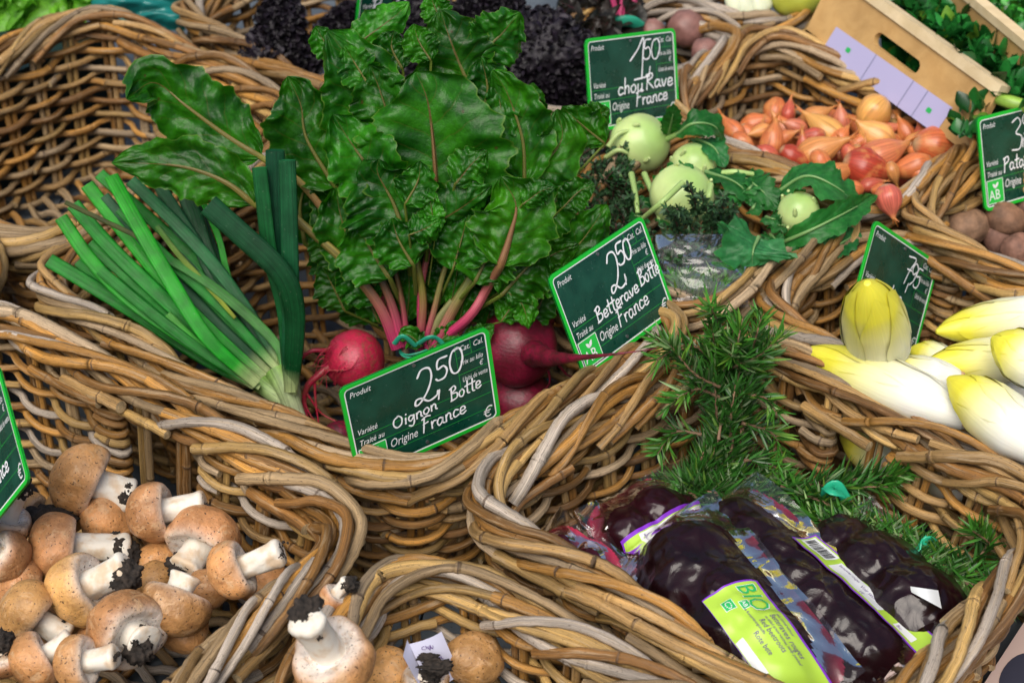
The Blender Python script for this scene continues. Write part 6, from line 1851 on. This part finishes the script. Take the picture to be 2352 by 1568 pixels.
pD.text([('Voir sachet', .040, .030, .0052, .9), ('UE', .046, .0245, .0040, .9), ('Betteraves rouges', .012, .0325, .0036, .9), ('Bio', .088, .025, .004, .9)], lb, M_INK, 'label_word')
pC = Pack((1500, 1215, .170), (1830, 1640, .165), .066, [(-.46, .05, .043), (-.22, -.1, .045), (.02, .05, .043), (.26, -.08, .045), (.5, .05, .042), (.7, 0, .038)], 'front pack of beetroots with the big lime BIO label', seed=8, up=(-.12, -.5, .85))
x0, x1, y0, y1 = .010, .120, -.012, .038
lb = pC.sheet(x0, x1, y0, y1, .0003, M_PURP, 'label', pC.t, n=(50, 24))
pC.sheet(x0 + .0017, x1, y0 + .0004, y1 - .0020, .0006, M_LIME, 'label_field', lb, n=(50, 24))
pC.text([('BIO', x0 + .0030, y1 - .0205, .0225, .88)], lb, M_PAPER, 'label_heading', .0016)
V, F = text_mesh('BIO', .0208, 0, squeeze=.905)
m = MB(); m.add(np.array([pC.M(x0 + .0038 + p[0], y1 - .0199 + p[1], .0020) for p in V]), tris=[[f[0], f[i], f[i + 1]] for f in F for i in range(1, len(f) - 1)]); m.build('label_heading', M_BIO, lb, smooth=False)
pC.text([('sans conservateur', x0 + .042, y1 - .0070, .0034, .9), ('Betteraves rouges', x0 + .042, y1 - .0125, .0066, .85), ('no added preservatives, ready peeled', x0 + .042, y1 - .0165, .0034, .9),
         ('Red beetroots', x0 + .044, y1 - .0225, .0066, .85), ('ohne Konservierungsstoffe', x0 + .024, y1 - .0265, .0034, .9), ('Rote bete', x0 + .052, y1 - .0330, .0066, .85)], lb, M_INK, 'label_word')
for (lx, ly, lw, tx) in ((x0 + .020, y1 - .0270, .0085, 'AB'), (x0 + .014, y1 - .0400, .0105, '')):
    lo = pC.sheet(lx, lx + lw, ly, ly + lw * .95, .0009, M_PAPER, 'logo_frame', lb, n=(8, 8))
    pC.sheet(lx + .0005, lx + lw - .0005, ly + .0005, ly + lw * .95 - .0005, .0011, M_BIO, 'logo_square', lo, n=(8, 8))
    if tx:
        V, F = text_mesh(tx, lw * .6, 0)
        m = MB(); m.add(np.array([pC.M(lx + .001 + p[0], ly + .002 + p[1], .0014) for p in V]), tris=[[f[0], f[i], f[i + 1]] for f in F for i in range(1, len(f) - 1)]); m.build('logo_letters', M_PAPER, lo, smooth=False)
    else:                                            # ring of small stars shaped like a leaf
        m = MB()
        for a in np.linspace(0, 2 * math.pi, 12, endpoint=False):
            px_, py_ = lx + lw / 2 + .0032 * math.cos(a) * (1 + .25 * math.cos(a)), ly + lw * .47 + .0022 * math.sin(a)
            m.add(np.array([pC.M(px_ + .0006 * math.cos(b), py_ + .0006 * math.sin(b), .0014) for b in np.linspace(0, 6.28, 6)[:-1]]), tris=[[0, 1, 2], [0, 2, 3], [0, 3, 4]])
        m.build('logo_stars', M_PAPER, lo, smooth=False)
pC.sheet(x0 + .050, x0 + .085, y0 + .001, y0 + .0085, .0009, M_PAPER, 'white_patch', lb, n=(14, 6))
pE = Pack((1880, 1235, .145), (2175, 1500, .145), .062, [(-.62, 0, .036), (-.15, .05, .044), (.45, 0, .048)], 'right hand pack with two big dark globes pressed in the film', seed=11, up=(0, -.4, .9))
pF = Pack((1480, 1420, .135), (1640, 1520, .135), .040, [(-.3, 0, .022), (.3, .1, .026)], 'small crimson pack tucked under the near rim in front of the BIO pack', red=.6, seed=13, up=(0, -.5, .86))
pG = Pack((1430, 1205, .11), (1700, 1250, .12), .05, [(-.5, 0, .03), (.0, 0, .034), (.5, 0, .03)], 'pack lying beneath the others at the back left', red=.2, seed=17)
m = MB()
G_ = np.array([[at(2085 + 70 * u + 8 * v, 1345 + 10 * u + 42 * v * u + 14 * (1 - u) * v, .195 + .008 * math.sin(3 * u)) for v in np.linspace(0, 1, 6)] for u in np.linspace(0, 1, 10)])
m.grid(G_); m.build('paper_tab', M_PAPER, pE.t)

# ================================================================== paper slip
M_SLIP = simple('lilac_paper', (.66, .66, .82), .6)
t = thing('paper_slip', at(985, 1510, .17), 'folded pale lilac paper slip with faint print stuck between the mushrooms', 'paper slip')
c00, c10, c01 = at(940, 1478, .205), at(1012, 1446, .21), at(978, 1562, .17)
ex, ey = c10 - c00, c01 - c00
nz = nrm(np.cross(ex, -ey))
MS = lambda a, b, z: c00 + ex * a + ey * b + nz * (z + .004 * math.sin(a * 2.4 + b))
m = MB(); m.grid(np.array([[MS(a, b, 0) for a in np.linspace(0, 1, 12)] for b in np.linspace(0, 1.25, 14)])); sl = m.build('sheet', M_SLIP, t)
m = MB(); m.grid(np.array([[c00 + ey * b + (-ex * .32 + nz * .012 + ey * .12) * a * (1 - .25 * b) for a in np.linspace(0, 1, 8)] for b in np.linspace(-.12, 1.0, 12)])); m.build('folded_flap', M_SLIP, t)
sx, sy = np.linalg.norm(ex), np.linalg.norm(ey)
for k, (tx, a, b) in enumerate((('W', .42, .28), ('Chg', .25, .22), ('R', .62, .62), ('Kg', .3, .5), ('Prix', .5, .8))):
    V, F = text_mesh(tx, .0050, 0)
    m = MB(); m.add(np.array([MS(a + p[0] / sx, b - p[1] / sy, .0006) for p in V]), tris=[[f[0], f[i], f[i + 1]] for f in F for i in range(1, len(f) - 1)]); m.build('printed_word', M_INK, sl, smooth=False)
m = MB(); soil_lump(m, at(1003, 1530, .195), .0085, 5, (1.4, .7, .6)); soil_lump(m, at(985, 1510, .2), .006, 9, (1.5, .6, .5))
o = m.build('soil_crumbs', M_SOIL); tag(o, 'black soil crumbs lying on the lilac paper slip', 'soil')
m = MB(); soil_lump(m, at(100, 1195, .165), .016, 21, (1.5, 1, .6)); soil_lump(m, at(130, 1185, .165), .012, 23, (1.4, 1, .6))
o = m.build('soil_crumbs', M_SOIL); tag(o, 'heap of black soil between the mushrooms at the left', 'soil')

# ================================================================== the back rows
M_KALE = mat_vc('purple_kale', rough=0.6, nscale=120, namp=0.5, bump=0.6, bdist=.003)
def kale(blobs, label):
    c0 = at(*blobs[0][:3])
    t = thing('purple_kale', c0, label, 'kale', 'purple kale in the back baskets')
    for (x, y, z, rx, ry) in blobs:
        c = at(x, y, z); a, b = px2m(rx, c), px2m(ry, c)
        bm = bmesh.new(); bmesh.ops.create_icosphere(bm, subdivisions=5, radius=1)
        V = np.array([v.co[:] for v in bm.verts]); F = [[v.index for v in f.verts] for f in bm.faces]; bm.free()
        k = np.array([1 + .22 * mnoise.noise(Vector(tuple(p * 2.2 + x))) + .22 * (1 - 2 * abs(mnoise.noise(Vector(tuple(p * 6 + y))))) + .16 * (1 - 2 * abs(mnoise.noise(Vector(tuple(p * 15 + y))))) for p in V])
        W = c + (V[:, :1] * RGT * a + V[:, 1:2] * UPV * b + V[:, 2:3] * FWD * a) * k[:, None] * .9
        f = np.clip((k - .8) * 1.6, 0, 1)[:, None]
        col = np.ones((len(V), 4)); col[:, :3] = np.array([.006, .004, .009]) * (1 - f) + np.array([.007, .0035, .009]) * f
        m = MB(); m.add(W, tris=F, rc=col)
        n = 900                                        # crisp curls standing out of the surface
        i = nrng.integers(0, len(V), n)
        D = (V[i, :1] * RGT + V[i, 1:2] * UPV + V[i, 2:3] * FWD) + nrng.normal(size=(n, 3)) * .6
        needles(m, W[i] - D * .002, D, nrng.uniform(.006, .012, n), .007, np.array([.0055, .0028, .0075]) * nrng.uniform(.4, 1.8, (n, 1)), ridge=1.2, droop=.5, shape=(.5, .9, 1.1, 1.0, .6))
        m.build('curly_leaf', M_KALE, t)
kale([(645, 55, .24, 42, 62), (630, 130, .20, 58, 60), (680, 150, .19, 40, 50)], 'tall clump of purple kale left of the beetroot leaves')
kale([(1240, 130, .22, 105, 88), (1300, 180, .20, 50, 60), (1180, 190, .2, 70, 60)], 'big round clump of purple kale left of the 1,50 sign')
kale([(1135, 20, .24, 55, 36), (1080, 40, .23, 40, 30)], 'purple kale clump touching the top edge behind the beetroot leaves')
kale([(812, 42, .22, 38, 24), (760, 95, .2, 30, 40)], 'small purple kale clump below the 2,90 sign')
kale([(960, 70, .18, 120, 60), (900, 140, .15, 120, 70)], 'purple kale clump behind the beetroot leaves and under the 2,90 sign')
# dark chard and beetroots
M_CHARD = mat_leaf('chard_leaf', (0.012, 0.014, 0.010), (0.03, 0.022, 0.018), (0.12, 0.01, 0.03), rough=0.35)
t = thing('chard_bunch', at(1400, 60, .2), 'dark chard bunch with magenta stems and a teal tie behind the 1,50 sign', 'chard')
for k in range(16):
    x, y = rng.uniform(1290, 1470), rng.uniform(-20, 110)
    m = MB(); leaf(m, [at(x, y, .19), at(x + rng.uniform(-30, 30), y - 25, .23), at(x + rng.uniform(-50, 50), y - 50, .25)], .034, (0, -.6, .8), .25, 4, .1, .08); m.build('leaf', M_CHARD, t)
for x, x2 in ((1420, 1432), (1434, 1440), (1428, 1405), (1440, 1460)):
    m = MB(); m.tube(catmull([at(x, 62, .215), at((x + x2) / 2, 30, .23), at(x2, -10, .25)], .005), .004, 8, (.33, .03, .10, 1)); m.build('stem', M_STALK, t)
m = MB(); m.tube(catmull([at(1395, 72, .215), at(1420, 52, .23), at(1450, 50, .23), at(1470, 62, .22)], .004), .006, 8, flat=(1.4, .5)); m.build('tie', M_TIE, t)
m = MB(); lathe(m, [(-.02, 0), (-.015, .014), (0, .02), (.015, .014), (.02, 0)], at(1445, 78, .2), (1, 0, .2), 20); m.build('root', M_BEETD, t)
M_BROWNB = mat_vc('brown_beet', .5, 60, .35, .3)
for x, y, r_, lb_ in ((1577, 66, 46, 'large brown skinned beetroot behind the 1,50 sign'), (1497, 74, 32, 'small brown beetroot beside the teal tie'), (1620, 120, 34, 'brown beetroot low at the rim behind the 1,50 sign')):
    c = at(x, y, .205); r = px2m(r_, c)
    m = MB(); lathe(m, [(-r, 0), (-r * .7, r * .7), (0, r), (r * .7, r * .7), (r, 0)], c, (.2, .3, .9), 24, ramp_col([(0, (.16, .07, .06)), (1, (.22, .11, .09))]), .04, seed=x)
    o = m.build('brown_beetroot', M_BROWNB); tag(o, lb_, 'beetroot', 'brown beetroots at the back')
# fennel
t = thing('fennel_bulb', at(1722, 8, .22), 'white fennel bulb in the basket at the top edge', 'fennel')
for k, (dx, r_) in enumerate(((0, 48), (-24, 34), (26, 30))):
    c = at(1720 + dx, 8, .225 + k * .002); r = px2m(r_, c)
    m = MB(); lathe(m, [(-r, 0), (-r * .8, r * .5), (0, r), (r * .8, r * .7), (r * 1.8, r * .35), (r * 2.4, r * .2), (r * 2.5, 0)], c, (.15, .75, .5), 24, ramp_col([(0, (.62, .66, .48)), (.5, (.66, .70, .50)), (1, (.35, .5, .15))]), .03, squash=(1, .7)); m.build('bulb_leaf', M_KOHL, t)
c = at(1835, -12, .235); m = MB(); lathe(m, [(-.04, 0), (-.03, .02), (0, .03), (.03, .02), (.04, 0)], c, (1, .3, 0), 24, ramp_col([(0, (.40, .42, .05)), (1, (.45, .5, .08))])); o = m.build('yellow_squash', M_KOHL); tag(o, 'yellow green squash cut by the top edge beside the fennel', 'squash')

# wooden crate
def mat_wood(name, a, b):
    N = NT(name); oc = objco(N)
    f = N.noise(N.vmul(oc, (6, 40, 40)), 1.0, 4, .6, .5); g = N.noise(oc, 12, 3)
    c = N.mix(N.ramp(f, .3, .7), a, b); c = N.mix(1.0, c, N.ramp(g, .3, .7, .85, 1.12), 'MULTIPLY')
    N.set(Base_Color=c, Roughness=.6); N.bump(f, .1, .001); return N.m
M_PLY = mat_wood('plywood', (.46, .27, .095), (.55, .34, .13)); M_BATTEN = mat_wood('pale_batten', (.62, .48, .27), (.72, .58, .36))
crate = thing('wooden_crate', at(2050, 150, .2), 'pale plywood crate with a slot handle and a lilac label, full of greens', 'crate')
TL, TR_, BL_ = at(1915, -62, .298), at(2293, 211, .283), at(1803, 105, .195)
ux = nrm(TR_ - TL); W_ = np.linalg.norm(TR_ - TL)
uy = BL_ - TL; uy = nrm(uy - ux * (uy @ ux)); Hc = .150; un = nrm(np.cross(ux, -uy))
if un @ (CAM - TL) < 0: un = -un
MP = lambda x, y, z: TL + ux * x + uy * y + un * z
def PLN(x, y):
    d = ray(x, y); p = CAM + d * (np.dot(TL - CAM, un) / np.dot(d, un)) - TL
    return np.array([p @ ux, p @ uy])
def slot_panel(m, x0, x1, y0, y1, sx, sy, sl, sr_, th):
    """a board with a rounded slot, built as a ring between slot and outline"""
    O = rr_outline(sx - sl, sx + sl, sy - sr_, sy + sr_, sr_ * .999, 9)
    outer = []
    for p in O:
        d = p - np.array([sx, sy]); k = 1e9
        if d[0] > 1e-9: k = min(k, (x1 - sx) / d[0])
        if d[0] < -1e-9: k = min(k, (x0 - sx) / d[0])
        if d[1] > 1e-9: k = min(k, (y1 - sy) / d[1])
        if d[1] < -1e-9: k = min(k, (y0 - sy) / d[1])
        outer.append(np.array([sx, sy]) + d * k)
    outer = np.array(outer)
    for cx, cy in ((x0, y0), (x1, y0), (x1, y1), (x0, y1)):
        i = int(np.argmin(np.hypot(outer[:, 0] - cx, outer[:, 1] - cy))); outer[i] = (cx, cy)
    ring(m, O, outer, -th, 0, lambda x, y, z: MP(x, y, z))
Hc = float(PLN(2213, 293)[1]) + .022
print('crate height', Hc, PLN(1815, 89), W_)
sa, sb = PLN(2014, 88), PLN(2106, 156)
sc = (sa + sb) / 2; sl_ = np.linalg.norm(sb - sa) / 2 + .004
m = MB(); slot_panel(m, 0, W_, .004, Hc, sc[0], sc[1], sl_, .0085, .008); m.build('front_board', M_PLY, crate, smooth=False)
m = MB(); m.box(MP, -.003, W_ + .003, -.009, .0035, -.013, .004); m.build('top_batten', M_BATTEN, crate, smooth=False)
r0, r1 = at(2234, 0, .308), at(2400, 138, .303)
bx = nrm(r1 - r0)
MR = lambda x, y, z: r0 + bx * x + np.array([0, 0, 1.]) * y + nrm(np.cross(bx, [0, 0, 1.])) * z
m = MB(); m.box(MR, -.2, .4, -.10, -.0005, .0, .008); m.build('back_board', M_PLY, crate, smooth=False)
m = MB(); m.box(MR, -.2, .4, .0, .011, -.003, .011); m.build('top_batten', M_BATTEN, crate, smooth=False)
# label on the crate
L0, L1, L2 = PLN(1922, 62), PLN(2189, 248), PLN(1887, 119)
LBL = lambda f, g, z=.0008: MP(*(L0 + (L1 - L0) * f + (L2 - L0) * g), z)
m = MB(); m.grid(np.array([[LBL(f, g) for g in (0, 1)] for f in np.linspace(0, 1, 6)])); lab = m.build('paper_label', simple('lilac_label', (.42, .40, .62), .5), crate, smooth=False)
M_GREY = simple('grey_print', (.20, .21, .34), .5)
for f in (.36, .68, .80):
    m = MB(); m.add(np.array([LBL(f, 0, .0012), LBL(f + .006, 0, .0012), LBL(f + .006, 1, .0012), LBL(f, 1, .0012)]), [[0, 1, 2, 3]])
    m.build('label_rule', M_GREY, lab, smooth=False)
for f, g in ((.17, .42), (.88, .50)):
    m = MB()
    m.add(np.array([LBL(f, g, .0013)] + [LBL(f + .018 * math.cos(a), g + .10 * math.sin(a) + .02 * math.sin(3 * a), .0013) for a in np.linspace(0, 6.283, 17)]), tris=[[0, i, i + 1] for i in range(1, 17)])
    m.build('leaf_mark', M_BIO, lab, smooth=False)
# greens heaped in the crate
M_GREENS = mat_vc('salad_greens', rough=.32, nscale=60, namp=.3, bump=.1, transl=.15)
def greens(name, region, n, z0, z1, col, label, ln=(.018, .034), wd=.017, inner=0):
    m = MB(); Bp = []
    for _ in range(n):
        x, y = region()
        Bp.append(at(x, y, z0 + (z1 - z0) * rng.random()))
    for _ in range(inner):
        x, y = rng.uniform(1980, 2150), rng.uniform(60, 190)
        Bp.append(TL + ux * PLN(x, y)[0] + uy * PLN(x, y)[1] - un * rng.uniform(.040, .07))
    n = len(Bp)
    D = nrng.normal(size=(n, 3)) * .7 + np.array([0, -.3, .5])
    c = np.array(col) * nrng.uniform(.35, 1.8, (n, 1)); y_ = nrng.random(n) < .07; c[y_] = np.array([.10, .22, .02])
    needles(m, np.array(Bp), D, nrng.uniform(ln[0], ln[1], n), wd, c, ridge=.5, droop=.35, shape=(.12, .35, .8, 1.0, .95, .6, .15))
    o = m.build(name, M_GREENS); tag(o, label, 'greens', kind='stuff')
def reg1():
    while True:
        x, y = rng.uniform(1980, 2420), rng.uniform(-90, 300)
        if y < 0.713 * (x - 1997) - 16 and y > .83 * (x - 2234) + 4: return x, y
def reg1b():
    while True:
        x, y = rng.uniform(2200, 2400), rng.uniform(120, 330)
        if y < .9 * (2560 - x) and y > .5 * (x - 1852) - 20: return x, y
greens('salad_greens', reg1, 2600, .18, .285, (.012, .115, .018), 'dark green salad leaves heaped in the wooden crate', inner=420)
greens('loose_greens', reg1b, 500, .10, .26, (.014, .12, .02), 'dark green leaves spilling below the corner of the wooden crate')
def reg3():
    while True:
        x, y = rng.uniform(2200, 2420), rng.uniform(-90, 90)
        if y < .83 * (x - 2234) - 14: return x, y
greens('pale_greens', reg3, 900, .20, .26, (.03, .20, .02), 'brighter green leaves behind the back board of the crate', (.012, .02), .010)
m = MB(); m.tube(catmull([at(2285, 222, .27), at(2320, 235, .275), at(2380, 252, .27)], .006), .008, 10, (.25, .42, .06, 1)); o = m.build('celery_stalk', M_KSTEM); tag(o, 'pale green stalk sticking out below the crate corner', 'stalk')
m = MB(); m.box(lambda x, y, z: at(2330, 240, 0) * np.array([1, 1, 0]) + np.array([x, y, z]), -.12, .4, -.02, .5, .004, .1); o = m.build('green_crate', simple('dark_green_plastic', (.008, .03, .015), .5), smooth=False); tag(o, 'dark green box under the loose leaves at the right', 'box')
# lettuce and teal bag at the upper left
M_LETT = mat_leaf('lettuce_leaf', (0.10, 0.30, 0.02), (0.16, 0.42, 0.03), (0.3, 0.5, 0.15), rough=.4, spots=False)
t = thing('lettuce', at(60, -10, .2), 'bright green lettuce behind the empty basket at the upper left corner', 'lettuce')
for k in range(22):
    x, y = rng.uniform(-60, 240), rng.uniform(-40, 16)
    m = MB(); leaf(m, [at(x, y + 12, .16), at(x, y - 4, .19), at(x + rng.uniform(-20, 20), y - 30, .21)], .05, (0, -.7, .7), .35, 4, .2, .05); m.build('leaf', M_LETT, t)
t = thing('plastic_bag', at(330, 20, .18), 'crumpled teal plastic bag between the two baskets at the upper left', 'plastic bag')
m = MB(); m.grid(crumple(215, 430, -40, 75, .21, .15, 11, 50, 40, .03)); m.build('film', simple('teal_plastic', (.010, .16, .15), .3), t)
bq = B['empty']; kl = bq.c[0] - bq.c[3]; kl = kl / np.linalg.norm(kl); ko = np.array([kl[1], -kl[0]])
if ko @ (bq.c[3] - bq.cen) < 0: ko = -ko
m = MB(); m.box(lambda x, y, z: np.array([*(bq.c[3] + kl * x + ko * y), z]), -.02, .5, .028, .4, .003, .165)
o = m.build('plastic_crate', simple('black_teal_plastic', (.006, .02, .02), .5), smooth=False); tag(o, 'dark crate under the lettuce at the upper left', 'crate')
# carton at the lower right corner
t = thing('cardboard_carton', at(2352, 1540, .0), 'pinkish cardboard carton with a dark oval hole, below the basket at the lower right corner', 'carton')
c = at(2352, 1540, .10)
q1 = nrm(at(2500, 1300, .1) - at(2310, 1600, .1)); q2 = nrm(np.array([q1[1], -q1[0], 0]))
MCt = lambda x, y, z: at(2318, 1480, .06) + q1 * x + q2 * y + np.array([0, 0, z])
m = MB(); m.box(MCt, -.25, .3, .0, .35, -.052, 0); m.build('board', simple('pink_cardboard', (.55, .40, .34), .7), t, smooth=False)
m = MB(); cc = at(2340, 1548, .0606)
m.add(np.vstack([[cc], [cc + q1 * .030 * math.cos(a) + q2 * .014 * math.sin(a) for a in np.linspace(0, 6.283, 25)]]), tris=[[0, i, i + 1] for i in range(1, 25)])
m.build('oval_hole', simple('dark_violet', (.03, .03, .05), .6), t, smooth=False)
finish_parents()
